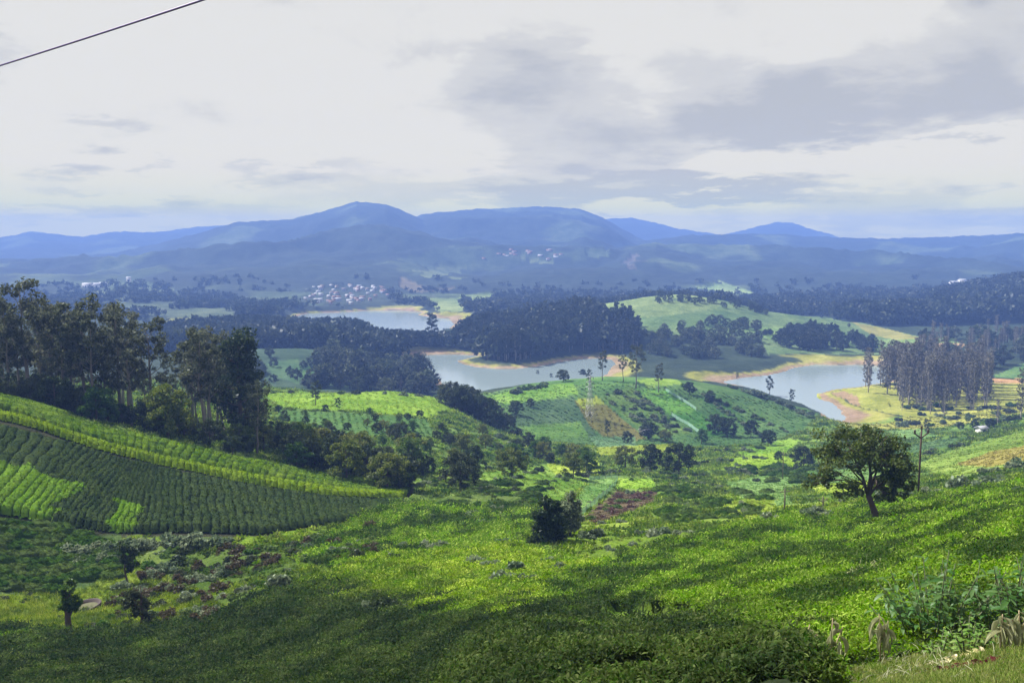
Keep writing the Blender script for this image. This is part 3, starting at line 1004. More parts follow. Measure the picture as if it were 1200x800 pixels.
def part(name, me, parent, loc=(0, 0, 0), rot=(0, 0, 0), scale=(1, 1, 1)):
    o = bpy.data.objects.new(name, me)
    C.objects.link(o)
    o.parent = parent
    o.location = tuple(float(a) for a in loc)
    o.rotation_euler = tuple(float(a) for a in rot)
    o.scale = (scale,) * 3 if np.isscalar(scale) else tuple(scale)
    return o


def tree_at(name, proto, loc, scale, label, cat, group=None, rotz=None, wide=None):
    """proto = (trunk mesh, crown mesh): a tree of two parts; proto = one mesh: a far tree without parts"""
    rz = R.uniform(0, 6.28) if rotz is None else rotz
    w = R.uniform(0.85, 1.15) if wide is None else wide
    if isinstance(proto, tuple):
        t = thing(name, loc, rz, (scale * w, scale * w, scale), label, cat, group)
        part('trunk', proto[0], t)
        part('crown', proto[1], t)
    else:
        t = bpy.data.objects.new(name, proto)
        C.objects.link(t)
        t.location = tuple(float(a) for a in loc)
        t.rotation_euler = (0, 0, rz)
        t.scale = (scale * w, scale * w, scale)
        tag(t, label, cat, group)
    return t


BARK_GREY = plain_material('grey_bark', (0.16, 0.145, 0.125), 0.95, scale=4, stretch=(1, 1, 0.25), bump=0.5)
BARK_DARK = plain_material('dark_bark', (0.075, 0.055, 0.042), 0.95, scale=5, stretch=(1, 1, 0.25), bump=0.6)
BARK_PALE = plain_material('pale_bark', (0.42, 0.38, 0.35), 0.9, scale=2, stretch=(1, 1, 0.2), bump=0.2)
LEAF_EUC = leaf_material('eucalyptus_leaves', (0.068, 0.084, 0.046), 0.4, 0.55)
LEAF_DARK = leaf_material('dark_leaves', (0.034, 0.055, 0.018), 0.32, 0.6)
LEAF_OLIVE = leaf_material('olive_leaves', (0.085, 0.125, 0.014), 0.4, 0.5)
LEAF_GREEN = leaf_material('green_leaves', (0.060, 0.125, 0.016), 0.4, 0.5)
LEAF_FOREST = leaf_material('forest_leaves', (0.028, 0.041, 0.021), 0.25, 0.6)
LEAF_SAGE = leaf_material('sage_leaves', (0.125, 0.175, 0.092), 0.3, 0.5)
LEAF_THIN = leaf_material('thin_grey_leaves', (0.125, 0.122, 0.098), 0.3, 0.5)
LEAF_RUST = leaf_material('rusty_leaves', (0.10, 0.055, 0.035), 0.25, 0.5)

dome = lambda u: 0.35 + 0.75 * math.sin(math.pi * min(1, 0.2 + 0.8 * u)) ** 0.7
tall = lambda u: 0.55 + 0.5 * math.sin(math.pi * (0.15 + 0.75 * u))
cone = lambda u: 1.05 - 0.85 * u


def duo(name, wf, bark, leaf):
    return (mesh_from(name + '_wood', [(wf[0], bark)], True), mesh_from(name + '_leaf', [(wf[1], leaf)]))


def solo(name, wf, bark, leaf):
    return mesh_from(name, [(wf[0], bark), (wf[1], leaf)])


EUC = [duo('eucalyptus', make_tree(100 + i, 20, 0.28, 0.30 + 0.06 * (i % 3), 2.9 + 0.5 * (i % 2), tall, 13, 95, 0.27, 1.05, rise=0.6, droop=0.6, extra=2, flat=0.9, wob=0.07), BARK_GREY, LEAF_EUC) for i in range(6)]
DUSK = [duo('broadleaf', make_tree(200 + i, 8, 0.22, 0.16, 3.4, dome, 18, 130, 0.24, 1.1, rise=0.15, extra=2), BARK_DARK, LEAF_DARK) for i in range(4)]
OLIV = [duo('olive_tree', make_tree(220 + i, 8, 0.22, 0.18, 3.2, dome, 16, 130, 0.25, 1.1, rise=0.15, extra=2), BARK_DARK, LEAF_OLIVE if i < 2 else LEAF_GREEN) for i in range(4)]
SLIM = [duo('slim_tree', make_tree(240 + i, 9, 0.13, 0.25, 1.6, tall, 14, 60, 0.22, 0.7, rise=0.4, extra=1), BARK_DARK, LEAF_DARK if i == 0 else LEAF_SAGE) for i in range(2)]
PINE = [solo('forest_tree', make_tree(300 + i, 22, 0.35, 0.30, 2.6, tall, 12, 34, 0.75, 1.5, rise=0.3, extra=1, wob=0.03), BARK_GREY, LEAF_FOREST) for i in range(5)]
ROUND = [solo('round_tree', make_tree(320 + i, 10, 0.3, 0.12, 4.4, dome, 14, 44, 0.62, 1.7, rise=0.1, extra=1), BARK_DARK, LEAF_FOREST if i < 2 else leaf_material('dull_leaves', (0.068, 0.092, 0.045), 0.25, 0.5)) for i in range(4)]
THIN = [solo('thin_eucalyptus', make_tree(340 + i, 28, 0.32, 0.12, 2.1, tall, 24, 22, 0.55, 1.4, rise=0.8, extra=1, wob=0.03, droop=0.8), BARK_PALE, LEAF_THIN) for i in range(6)]


def shrub_mesh(seed, n, leaf, mat, r=1.0, lob=7, h=0.8):
    rng = np.random.default_rng(seed)
    a = Acc()
    cen = []
    for i in range(lob):
        az = rng.uniform(0, 6.28)
        q = rng.uniform(0.15, 0.8) ** 0.7
        c = np.array([math.cos(az) * q * r, math.sin(az) * q * r, h * r * rng.uniform(0.25, 0.85) * (1.1 - 0.6 * q)])
        a.add(tube([(0, 0, -0.1), c * 0.5 + [0, 0, 0.05], c], [0.05 * r, 0.035 * r, 0.01 * r], 4))
        cen.append(clump(c, r * rng.uniform(0.35, 0.55), n // lob, rng, 0.75, 0.35))
    cc = np.concatenate(cen)
    cc[:, 2] = np.abs(cc[:, 2])
    return mesh_from('shrub', [(a.get(), BARK_DARK), (leaves(cc, leaf, rng, 0.7), mat)])


SAGE = [shrub_mesh(400 + i, 800, 0.17, LEAF_SAGE) for i in range(4)]
BUSH = [shrub_mesh(420 + i, 760, 0.16, LEAF_DARK if i % 2 else LEAF_GREEN) for i in range(4)]
BROWN = [shrub_mesh(440 + i, 640, 0.15, leaf_material('brown_leaves', (0.060, 0.050, 0.020), 0.25, 0.5), h=0.9) for i in range(2)]


# ------------------------------------------------------------------ scattering of uncountable cover
def scatter(name, templates, pos, scale, tint, label, tilt=0.25):
    """points with size, turn and tint; each carries one of the template tufts"""
    n = len(pos)
    me = bpy.data.meshes.new(name)
    me.vertices.add(n)
    me.vertices.foreach_set('co', np.asarray(pos, np.float32).ravel())
    rot = np.stack([R.uniform(-tilt, tilt, n), R.uniform(-tilt, tilt, n), R.uniform(0, 6.28, n)], 1)
    a = me.attributes.new('turn', 'FLOAT_VECTOR', 'POINT')
    a.data.foreach_set('vector', rot.astype(np.float32).ravel())
    a = me.attributes.new('size', 'FLOAT', 'POINT')
    a.data.foreach_set('value', np.asarray(scale, np.float32))
    a = me.attributes.new('pick', 'INT', 'POINT')
    a.data.foreach_set('value', R.integers(0, len(templates), n).astype(np.int32))
    a = me.color_attributes.new('tint', 'FLOAT_COLOR', 'POINT')
    rgba = np.ones((n, 4), np.float32)
    rgba[:, :3] = tint
    a.data.foreach_set('color', rgba.ravel())
    o = bpy.data.objects.new(name, me)
    C.objects.link(o)
    g = bpy.data.node_groups.new(name, 'GeometryNodeTree')
    g.interface.new_socket('Geometry', in_out='INPUT', socket_type='NodeSocketGeometry')
    g.interface.new_socket('Geometry', in_out='OUTPUT', socket_type='NodeSocketGeometry')
    N, L = g.nodes.new, g.links.new
    gi, go = N('NodeGroupInput'), N('NodeGroupOutput')

    def attr(nm, ty):
        q = N('GeometryNodeInputNamedAttribute')
        q.data_type = ty
        q.inputs['Name'].default_value = nm
        return q.outputs[0]
    join = N('GeometryNodeJoinGeometry')
    for k, t in enumerate(templates):
        oi = N('GeometryNodeObjectInfo')
        oi.inputs['Object'].default_value = t
        eq = N('FunctionNodeCompare')
        eq.data_type = 'INT'
        eq.operation = 'EQUAL'
        L(attr('pick', 'INT'), eq.inputs[2])
        eq.inputs[3].default_value = k
        ip = N('GeometryNodeInstanceOnPoints')
        L(gi.outputs[0], ip.inputs['Points'])
        L(eq.outputs[0], ip.inputs['Selection'])
        L(oi.outputs['Geometry'], ip.inputs['Instance'])
        e2r = N('FunctionNodeEulerToRotation')
        L(attr('turn', 'FLOAT_VECTOR'), e2r.inputs[0])
        L(e2r.outputs[0], ip.inputs['Rotation'])
        L(attr('size', 'FLOAT'), ip.inputs['Scale'])
        L(ip.outputs[0], join.inputs[0])
    L(join.outputs[0], go.inputs[0])
    md = o.modifiers.new('scatter', 'NODES')
    md.node_group = g
    return tag(o, label, None, None, 'stuff')


def template(name, me):
    return bpy.data.objects.new(name, me)      # never linked: only its mesh is used by the scatter


def sprig_mesh(seed, n, ln, wd, up, spread, mat, drop=0.0):
    """a tuft of n bent leaves"""
    rng = np.random.default_rng(seed)
    v, f = [], []
    for i in range(n):
        az = rng.uniform(0, 6.28)
        el = rng.uniform(*up)
        L_ = ln * rng.uniform(0.6, 1.2)
        W = wd * rng.uniform(0.7, 1.2)
        o = np.array([rng.normal(0, spread), rng.normal(0, spread), rng.uniform(-0.25, 0.05) * spread - drop])
        d1 = np.array([math.cos(az) * math.cos(el), math.sin(az) * math.cos(el), math.sin(el)])
        el2 = el - rng.uniform(0.2, 0.7)
        d2 = np.array([math.cos(az) * math.cos(el2), math.sin(az) * math.cos(el2), math.sin(el2)])
        sd = np.array([-math.sin(az), math.cos(az), rng.uniform(-0.3, 0.3)])
        m = o + d1 * L_ * 0.5
        t = m + d2 * L_ * 0.5
        k = len(v)
        v += [o - sd * W * 0.2, o + sd * W * 0.2, m + sd * W * 0.5, m - sd * W * 0.5, t + sd * W * 0.06, t - sd * W * 0.06]
        f += [(k, k + 1, k + 2, k + 3), (k + 3, k + 2, k + 4, k + 5)]
    return mesh_from('tuft', [((np.array(v), np.array(f)), mat)])


TINT_LEAF = leaf_material('tinted_leaves', (0, 0, 0), 0.35, 0.5, 0.02, tint='INSTANCER', gloss=0.0)
TINT_TREE = leaf_material('tinted_woodland', (0, 0, 0), 0.2, 0.5, 0.02, tint='INSTANCER')
TEA_T = [template('tea_tuft', sprig_mesh(500 + i, 22, 0.084, 0.032, (0.0, 1.25), 0.105, TINT_LEAF)) for i in range(4)]
HERB_T = [template('herb_tuft', sprig_mesh(520 + i, 18, 0.5, 0.16, (0.2, 1.35), 0.22, TINT_LEAF)) for i in range(4)]
GRASS_T = [template('grass_tuft', sprig_mesh(540 + i, 16, 0.42, 0.035, (0.7, 1.5), 0.10, TINT_LEAF)) for i in range(3)]


def wood_tmpl(i):
    rng = np.random.default_rng(560 + i)
    cen = np.concatenate([clump((rng.normal(0, .25), rng.normal(0, .25), rng.uniform(.35, .9)), 0.32, 16, rng, 0.9) for _ in range(6)])
    return template('tree_tuft', mesh_from('tree_tuft', [(leaves(cen, 0.16, rng, 0.3), TINT_TREE)]))


WOOD_T = [wood_tmpl(i) for i in range(4)]


def sample_land(n, d0, d1, p=0.0, tmax=0.66):
    """n random points on the land in view; p = 1 even per area, 0 even per log distance"""
    u = R.uniform(0, 1, n)
    if p == 0:
        d = d0 * (d1 / d0) ** u
    else:
        d = (d0 ** p + u * (d1 ** p - d0 ** p)) ** (1 / p)
    t = R.uniform(-tmax, tmax, n)
    x, y = t * d, d
    z, s = z_ground(x, y, True)
    col, kind = cover(x, y, z, s)
    return x, y, z, s, col, kind


def lerp(a, b, k):
    return np.asarray(a) * (1 - k[:, None]) + np.asarray(b) * k[:, None]


def build_tea():
    x, y, z, s, col, kind = sample_land(175000, 8.5, 125, 0.35)
    m = (kind >= 1) & (kind <= 3)
    x, y, z, kind = x[m], y[m], z[m], kind[m]
    h = tea_height(x, y, z, kind)
    n = len(x)
    # broad drifts of fresh and of older growth along the rows
    row = z / 0.60
    big = fbm(x / 5.0 + z * 0.5, z / 0.9 + x / 30.0, 3, 91)
    fine = fbm(x / 1.4, row * 0.6, 3, 92)
    k = np.clip(sstep(0.30, 0.72, big * 0.55 + fine * 0.45), 0, 1)
    c = np.empty((n, 3))
    m1, m2, m3 = kind == 1, kind == 2, kind == 3
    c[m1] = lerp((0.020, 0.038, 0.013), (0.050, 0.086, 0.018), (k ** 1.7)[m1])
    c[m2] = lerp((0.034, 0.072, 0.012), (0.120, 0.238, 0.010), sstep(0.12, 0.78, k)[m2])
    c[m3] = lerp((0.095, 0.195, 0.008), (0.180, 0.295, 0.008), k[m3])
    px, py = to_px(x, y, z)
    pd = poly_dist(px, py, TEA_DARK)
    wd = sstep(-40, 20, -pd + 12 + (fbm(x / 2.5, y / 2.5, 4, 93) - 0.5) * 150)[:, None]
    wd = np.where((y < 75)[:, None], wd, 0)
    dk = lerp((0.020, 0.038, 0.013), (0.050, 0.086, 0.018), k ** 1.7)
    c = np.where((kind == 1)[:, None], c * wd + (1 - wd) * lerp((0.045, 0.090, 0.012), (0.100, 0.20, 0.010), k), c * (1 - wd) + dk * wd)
    c *= R.uniform(0.6, 1.4, (n, 1))
    fresh = sstep(0.0, 0.65, h)[:, None]            # tufts get a darker colour where the table is low, in gaps and holes
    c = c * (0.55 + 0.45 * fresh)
    sc = np.interp(y, [8, 15, 40, 80, 125], [0.85, 1.0, 1.7, 2.9, 4.2]) * R.uniform(0.75, 1.25, n)
    pos = np.stack([x, y, z + h * 0.93 - 0.02], 1)
    # no leaf in the gaps between the bushes: dark stems and earth show there
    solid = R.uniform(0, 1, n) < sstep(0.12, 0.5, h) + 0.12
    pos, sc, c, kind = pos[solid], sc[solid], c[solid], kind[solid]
    lab = {1: 'dark green tea bushes of the field at the foot of the picture', 2: 'green tea bushes in uneven rows below the lone tree', 3: 'bright yellow green tea bushes in the hollow'}
    lab[1] = 'dark mature tea bushes on the slope below the road'
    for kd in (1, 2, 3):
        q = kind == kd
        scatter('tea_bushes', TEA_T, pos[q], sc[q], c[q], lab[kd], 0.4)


build_tea()


def build_rough():
    # herbs and grass on unplanted ground, low crops in the fields
    x, y, z, s, col, kind = sample_land(115000, 42, 430, 0.45)
    keep = (kind == 0) | ((kind == 4) & (R.uniform(0, 1, len(x)) < 0.8))
    hole = fbm(x / 4.0, y / 4.0, 3, 95)
    keep &= (hole > 0.40) | (kind == 4)
    x, y, z, col, kind, hole = x[keep], y[keep], z[keep], col[keep], kind[keep], hole[keep]
    n = len(x)
    k = sstep(0.4, 0.7, fbm(x / 3.0 + 9, y / 3.0, 3, 96))
    c = np.where((kind == 0)[:, None], lerp((0.036, 0.080, 0.012), (0.165, 0.275, 0.012), k) * 0.6 + col * 0.4, col)
    c *= R.uniform(0.7, 1.25, (n, 1))
    c = c * np.where((kind == 4) & (y > 280), np.where(y < 365, 0.95, 0.70), 1.0)[:, None]      # leafy rows stand darker than the open ground between
    sc = np.interp(y, [42, 100, 250, 430], [0.55, 0.9, 1.6, 2.2]) * R.uniform(0.6, 1.4, n) * np.where(kind == 4, np.interp(y, [100, 300, 450], [0.6, 0.46, 0.50]), 1.0)
    pos = np.stack([x, y, z - 0.05 + np.where(kind == 0, 0.1, 0)], 1)
    g = kind == 0
    # crops stand in rows, each field with its own direction
    ang = (np.round(col[:, 0] * 997) * 0.73 + np.round(col[:, 1] * 613) * 0.31) % 1.2 - 0.2
    sp = np.where(y < 130, 1.0, np.where(y < 280, 1.9, 3.0))
    a_, b_ = x * np.cos(ang) + y * np.sin(ang), -x * np.sin(ang) + y * np.cos(ang)
    a_ = np.round(a_ / sp) * sp + R.normal(0, 1, n) * np.where((y > 280) & (y < 365), 0.24, 0.09) * sp
    xr, yr = a_ * np.cos(ang) - b_ * np.sin(ang), a_ * np.sin(ang) + b_ * np.cos(ang)
    q = ~g
    pos[q, 0], pos[q, 1] = xr[q], yr[q]
    pos[q, 2] = z_ground(xr[q], yr[q]) + 0.02
    scatter('undergrowth', HERB_T, pos[g], sc[g], c[g], 'rough green undergrowth over the unplanted valley floor')
    scatter('low_crops', HERB_T, pos[~g], sc[~g], c[~g], 'low leafy crops in the small fields')
    x, y, z, s, col, kind = sample_land(60000, 50, 110, 0.6, 0.62)
    m = kind == 9
    x, y, z = x[m], y[m], z[m]
    c = lerp((0.075, 0.135, 0.012), (0.165, 0.245, 0.014), sstep(0.3, 0.7, fbm(x / 2.5, y / 2.5, 3, 97)))
    scatter('meadow_grass', GRASS_T, np.stack([x, y, z - 0.02], 1), R.uniform(0.5, 1.2, len(x)), c, 'bright green grass of the wet meadow by the round basin', 0.5)


build_rough()


def BANK(px):
    return float(np.interp(px, [150, 240, 300, 360, 415, 432, 480, 535, 552, 600], [385, 372, 370, 374, 374, 386, 389, 390, 372, 360]))


def build_far_woods():
    # woods that read as one mass: right-hand ridge, banks of the lake, far slopes
    x, y, z, s, col, kind = sample_land(38000, 640, 2400, 0.8)
    px, py = to_px(x, y, z)
    ridge = (y > 880) & (px > 840) & (y < 1350)
    bank = (px < 560) & (y < 980) & (y > 600) & (px > 150)
    far = (kind == 7)
    g = fbm(x / 170.0, y / 170.0, 4, 23)
    vill = (px > 350) & (px < 456) & (py > 330) & (py < 362)
    fpen = (px > 545) & (px < 735) & (y > 655) & (y < 840) & ~((px > 700) & (y > 760))
    keep = (ridge | bank | fpen | ((kind == 10) & (y < 1500)) | (far & (g < 0.66) & (R.uniform(0, 1, len(x)) < np.interp(y, [1080, 1250, 1450, 1600], [1, 0.5, 0.12, 0.0])))) & (s > 14) & (kind != 4) & ~vill & ((kind != 10) | (R.uniform(0, 1, len(x)) < 0.18))
    x, y, z, px, bank = x[keep], y[keep], z[keep], px[keep], bank[keep]
    n = len(x)
    c = lerp((0.018, 0.027, 0.016), (0.048, 0.066, 0.032), R.uniform(0, 1, n) ** 1.5)
    sc = R.uniform(0.7, 1.3, n) * np.interp(y, [640, 970, 1000, 1200, 1201, 2300], [14, 13, 9, 9, 9, 12])
    sc[px > 830] *= 1.2
    sc = np.where((px > 545) & (px < 745) & (y < 850), R.uniform(10, 17, n), sc)
    cap = CZ + y * np.array([float(ray(600, BANK(q))[1]) for q in px]) - z
    sc = np.where(bank, np.clip(np.minimum(sc, cap), 2.5, 20), sc)
    scatter('distant_woodland', WOOD_T, np.stack([x, y, z - 0.5], 1), sc, c, 'dark distant woodland covering the far banks and slopes')


build_far_woods()

# ------------------------------------------------------------------ rows of the left tea slope
ROW_LEAF = leaf_material('row_leaves', (0, 0, 0), 0.2, 0.35, 0.015, tint='GEOMETRY', gloss=0.0, obj_vary=0.06)
TOP3 = [(-140, 415), (-60, 443), (0, 463), (60, 484), (120, 505), (195, 519), (270, 537), (330, 548), (400, 560), (484, 571)]
MID2 = [(-140, 441), (-60, 465), (0, 484), (60, 501), (132, 523), (186, 536), (258, 552), (320, 563), (400, 576), (476, 578)]
MID1 = [(-140, 450), (-60, 474), (0, 493), (60, 509), (132, 532), (186, 545), (258, 561), (320, 572), (400, 583), (470, 584)]
# foot and head of the long rows (they fan out uphill)
LOW = [(-160, 588), (-100, 596), (-50, 604), (12, 607), (50, 613), (81, 619), (111, 624), (145, 627), (177, 627), (216, 626), (260, 627), (300, 628), (340, 623), (375, 617), (410, 611), (440, 605), (470, 592)]
HIGH = [(-70, 482), (-20, 494), (25, 505), (85, 521), (115, 531), (140, 539), (160, 543), (173, 545), (187, 549), (213, 555), (248, 562), (290, 570), (330, 577), (366, 582), (402, 587), (435, 589), (468, 588)]
PATCH = [[(-200, 530), (0, 538), (40, 548), (62, 560), (98, 566), (72, 590), (45, 612), (-200, 612)], [(138, 586), (166, 590), (157, 624), (127, 622)]]


def world_line(pts, n):
    w = np.array([hit(px, py) for px, py in pts])
    u = np.linspace(0, 1, len(w))
    uu = np.linspace(0, 1, n)
    return np.stack([np.interp(uu, u, w[:, k]) for k in range(3)], 1)


def tea_rows(low, high, n, colour, label, group, h=0.85, patches=False, trim=0.02, fill=0.88):
    lo, hi = world_line(low, n + 1), world_line(high, n + 1)
    for i in range(n):
        a, b = (lo[i] + lo[i + 1]) / 2, (hi[i] + hi[i + 1]) / 2
        wa, wb = np.linalg.norm((lo[i + 1] - lo[i])[:2]), np.linalg.norm((hi[i + 1] - hi[i])[:2])
        Ln = np.linalg.norm((b - a)[:2])
        m = max(6, int(Ln / 0.35))
        u = np.linspace(trim, 1 - trim, m)
        dirv = (b - a)[:2] / (Ln + 1e-9)
        sd = np.array([dirv[1], -dirv[0]])
        wob = (vnoise(u * Ln / 2.2 + i * 0.07, u * 0 + i * 0.35, 101) - 0.5) * 0.5
        cx = a[0] + (b[0] - a[0]) * u + sd[0] * wob
        cyy = a[1] + (b[1] - a[1]) * u + sd[1] * wob
        w = (wa + (wb - wa) * u) * fill * 0.5 * (0.93 + 0.14 * vnoise(u * Ln / 1.1, u * 0 + i * 3.3, 102))
        prof = np.array([(-1.0, 0.0), (-1.0, 0.70), (-0.88, 0.95), (-0.4, 1.0), (0.0, 1.02), (0.4, 1.0), (0.88, 0.95), (1.0, 0.70), (1.0, 0.0)])
        end = np.clip(np.minimum(np.arange(m), np.arange(m)[::-1]) / 1.5, 0.25, 1)
        X = cx[:, None] + sd[0] * w[:, None] * prof[None, :, 0]
        Y = cyy[:, None] + sd[1] * w[:, None] * prof[None, :, 0]
        g = z_ground(X.ravel(), Y.ravel()).reshape(X.shape)
        lump = (fbm(X / 0.55, Y / 0.55, 2, 103) - 0.5) * 0.15
        # bushes within the row, parted by shallow notches
        notch = 1 - (0.07 * sstep(0.75, 1.0, np.abs(((u * Ln / 1.3 + i * 0.37 + 0.9 * vnoise(u * Ln / 3.0, u * 0 + i * 7.1, 105)) % 1.0) - 0.5) * 2) + 0.5 * sstep(0.84, 0.93, vnoise(u * Ln / 0.9, u * 0 + i * 5.3, 106)))[:, None]
        Z = g + (prof[None, :, 1] * h * end[:, None]) * notch + lump * (prof[None, :, 1] > 0.3) - 0.1 * (prof[None, :, 1] < 0.1)
        k = len(prof)
        v = np.stack([X, Y, Z], -1).reshape(-1, 3)
        q = np.arange(m - 1)[:, None] * k + np.arange(k - 1)[None]
        f = np.stack([q, q + 1, q + k + 1, q + k], -1).reshape(-1, 4)
        col = np.empty((len(v), 3))
        gg = fbm(v[:, 0] / 1.1, v[:, 1] / 1.1, 3, 104)
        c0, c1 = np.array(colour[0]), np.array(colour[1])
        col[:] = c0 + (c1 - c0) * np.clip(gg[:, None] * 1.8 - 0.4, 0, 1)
        bright_part = False
        if patches:
            px, py = to_px(v[:, 0], v[:, 1], v[:, 2])
            for pp in PATCH:
                nz = (fbm(v[:, 0] / 1.2, v[:, 1] / 1.2, 3, 108) - 0.5) * 16
                ins = in_poly(px + nz, py + nz, pp)
                bright_part = bright_part or bool(ins.sum() > 12)
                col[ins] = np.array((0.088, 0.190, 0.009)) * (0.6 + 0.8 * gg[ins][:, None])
        # split the faces so that each catches its own shade of green
        org = np.array([cx[0], cyy[0], g[0, 4]])
        rng = np.random.default_rng(i)
        top = np.nonzero(prof[None, :, 1].repeat(m, 0).ravel() > 0.5)[0]
        nl = int(len(top) * 3.0)
        pick = rng.choice(top, nl)
        lp = v[pick] + rng.normal(0, 0.13, (nl, 3)) * [1, 1, 0.35]
        lv, lf = leaves(lp, 0.13, rng, 0.9)
        lc = np.repeat(col[pick] * rng.uniform(0.7, 1.35, (nl, 1)), 4, 0)
        o = link_mesh('tea_row', np.concatenate([v, lv]) - org, np.concatenate([f[:, ::-1], lf + len(v)]), 4, [ROW_LEAF], False, None, np.concatenate([col * 0.8, lc]))
        o.location = org
        if bright_part:
            tag(o, 'long dark tea row with a bright green stretch on the hillside field', 'tea row', 'long tea rows with a bright stretch')
        else:
            tag(o, label, 'tea row', group)


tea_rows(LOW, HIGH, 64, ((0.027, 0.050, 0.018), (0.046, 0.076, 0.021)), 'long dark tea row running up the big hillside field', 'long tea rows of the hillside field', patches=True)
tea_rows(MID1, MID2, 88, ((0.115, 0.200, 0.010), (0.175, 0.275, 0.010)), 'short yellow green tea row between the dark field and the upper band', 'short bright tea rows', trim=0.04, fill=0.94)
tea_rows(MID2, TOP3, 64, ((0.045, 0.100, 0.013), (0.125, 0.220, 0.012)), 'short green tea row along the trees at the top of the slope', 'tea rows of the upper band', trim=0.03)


# rounded tea bushes lower down
def bush_mesh(seed):
    rng = np.random.default_rng(seed)
    nu, nv = 16, 7
    u = np.linspace(0, 2 * math.pi, nu, endpoint=False)
    w = np.linspace(0.02, 1, nv)
    U, W = np.meshgrid(u, w)
    rr = np.sin(W * math.pi / 2) * (1 + 0.12 * np.sin(3 * U + seed) + 0.1 * rng.normal(size=U.shape))
    zz = np.cos(W * math.pi / 2) ** 0.55 * (0.95 + 0.12 * rng.normal(size=U.shape)) - 0.25 * (W == 1)
    v = np.stack([rr * np.cos(U), rr * np.sin(U), zz], -1).reshape(-1, 3)
    i = np.arange(nv - 1)[:, None] * nu + np.arange(nu)[None]
    j = np.arange(nv - 1)[:, None] * nu + (np.arange(nu)[None] + 1) % nu
    f = np.stack([i, i + nu, j + nu, j], -1).reshape(-1, 4)
    k = v[rng.integers(0, len(v), 900)] * 1.02 + rng.normal(0, 0.07, (900, 3))
    return (v, f), leaves(k, 0.085, rng, 0.7)


TEA_GREEN = leaf_material('tea_bush_leaves', (0.050, 0.098, 0.018), 0.3, 0.5, gloss=0.0)
TBUSH = []
for _i in range(5):
    _b, _l = bush_mesh(600 + _i)
    TBUSH.append(mesh_from('tea_bush', [(_b, TEA_GREEN), (_l, TEA_GREEN)]))
_k = 0
for _py in np.arange(618, 700, 7.5):
    _x0, _x1 = -30, np.interp(_py, [618, 640, 665, 700], [85, 155, 150, 40])
    _px = _x0 + rnd.uniform(0, 12)
    while _px < _x1:
        _p = hit(_px, _py + 0.06 * (_px - 60) + rnd.uniform(-2, 2))
        o = bpy.data.objects.new('tea_bush', TBUSH[_k % 5])
        C.objects.link(o)
        o.location = _p
        o.rotation_euler = (0, 0, rnd.uniform(-0.3, 0.3))
        o.scale = (rnd.uniform(1.0, 1.6), rnd.uniform(0.55, 0.8), rnd.uniform(0.55, 0.8))
        tag(o, 'rounded tea bush of the patch left of the wet meadow', 'tea bush', 'rounded tea bushes beside the meadow')
        _k += 1
        _px += rnd.uniform(14, 24)


# dark little tea bushes in broken rows on the valley floor
def valley_bushes(x0, x1, y0, y1, n, label, group, slope):
    for i in range(n):
        row = rnd.randrange(7)
        py = y0 + (y1 - y0) * (row + 0.5) / 7 + rnd.uniform(-1, 1)
        px = rnd.uniform(x0, x1)
        p = hit(px, py + slope * (px - (x0 + x1) / 2))
        o = bpy.data.objects.new('valley_tea_bush', TBUSH[i % 5])
        C.objects.link(o)
        o.location = p
        o.rotation_euler = (0, 0, rnd.uniform(-0.3, 0.3))
        k = rnd.uniform(0.6, 1.1) * p[1] / 110
        o.scale = (1.3 * k, 0.75 * k, 0.75 * k)
        tag(o, label, 'tea bush', group)


valley_bushes(500, 640, 566, 618, 80, 'dark little tea bush in a broken row left of the dense dark tree', 'broken tea rows left of the dense dark tree', -0.03)
valley_bushes(770, 900, 575, 618, 60, 'dark little tea bush in a broken row below the pale green field', 'broken tea rows below the pale green field', 0.02)
valley_bushes(860, 960, 548, 566, 24, 'dark little tea bush edging the far yellow field', 'tea bushes edging the far yellow field', 0.0)


# ------------------------------------------------------------------ trees
def look(proto):
    me = proto[1] if isinstance(proto, tuple) else proto
    m = me.materials[-1].name.split('.')[0]
    return {'dark_leaves': 'dark', 'olive_leaves': 'olive', 'green_leaves': 'fresh green', 'forest_leaves': 'dark', 'dull_leaves': 'dull green', 'thin_grey_leaves': 'thin grey'}.get(m, 'dark')


def sky_line(pts):
    xs, ys = [p[0] for p in pts], [p[1] for p in pts]
    return lambda px: float(np.interp(px, xs, ys))


def by_top(px, d, py_top):
    """ground point and the height that brings a tree's top to a photo row"""
    p = at(px, d)
    ztop = CZ + d * float(ray(px, py_top)[1])
    return p, ztop - p[2]


# tall eucalyptus grove on the left
_sky = sky_line([(-100, 330), (0, 326), (40, 326), (60, 350), (90, 345), (115, 365), (130, 352), (160, 372), (190, 392), (210, 384), (245, 384), (275, 380), (300, 415), (320, 450)])
for i in range(56):
    px = rnd.uniform(-70, 300)
    d = rnd.uniform(146, 215)
    p, h = by_top(px, d, _sky(px) + rnd.uniform(0, 1) ** 1.2 * 65)
    if h < 5:
        continue
    tree_at('eucalyptus_tree', EUC[i % 6], p, h / 20.0, 'tall grey green eucalyptus of the dark grove above the tea slope', 'eucalyptus', 'eucalyptus grove above the tea slope', wide=rnd.uniform(0.85, 1.15))
for px, top, d, w in ((30, 326, 150, 1.2), (62, 350, 152, 1.1), (98, 346, 150, 1.15), (132, 354, 156, 1.1), (172, 374, 158, 1.1), (230, 384, 150, 1.25)):
    p, h = by_top(px, d, top)
    tree_at('eucalyptus_tree', EUC[int(px) % 6], p, h / 20.0, 'tall grey green eucalyptus of the dark grove above the tea slope', 'eucalyptus', 'eucalyptus grove above the tea slope', wide=w)
p, h = by_top(277, 158, 383)
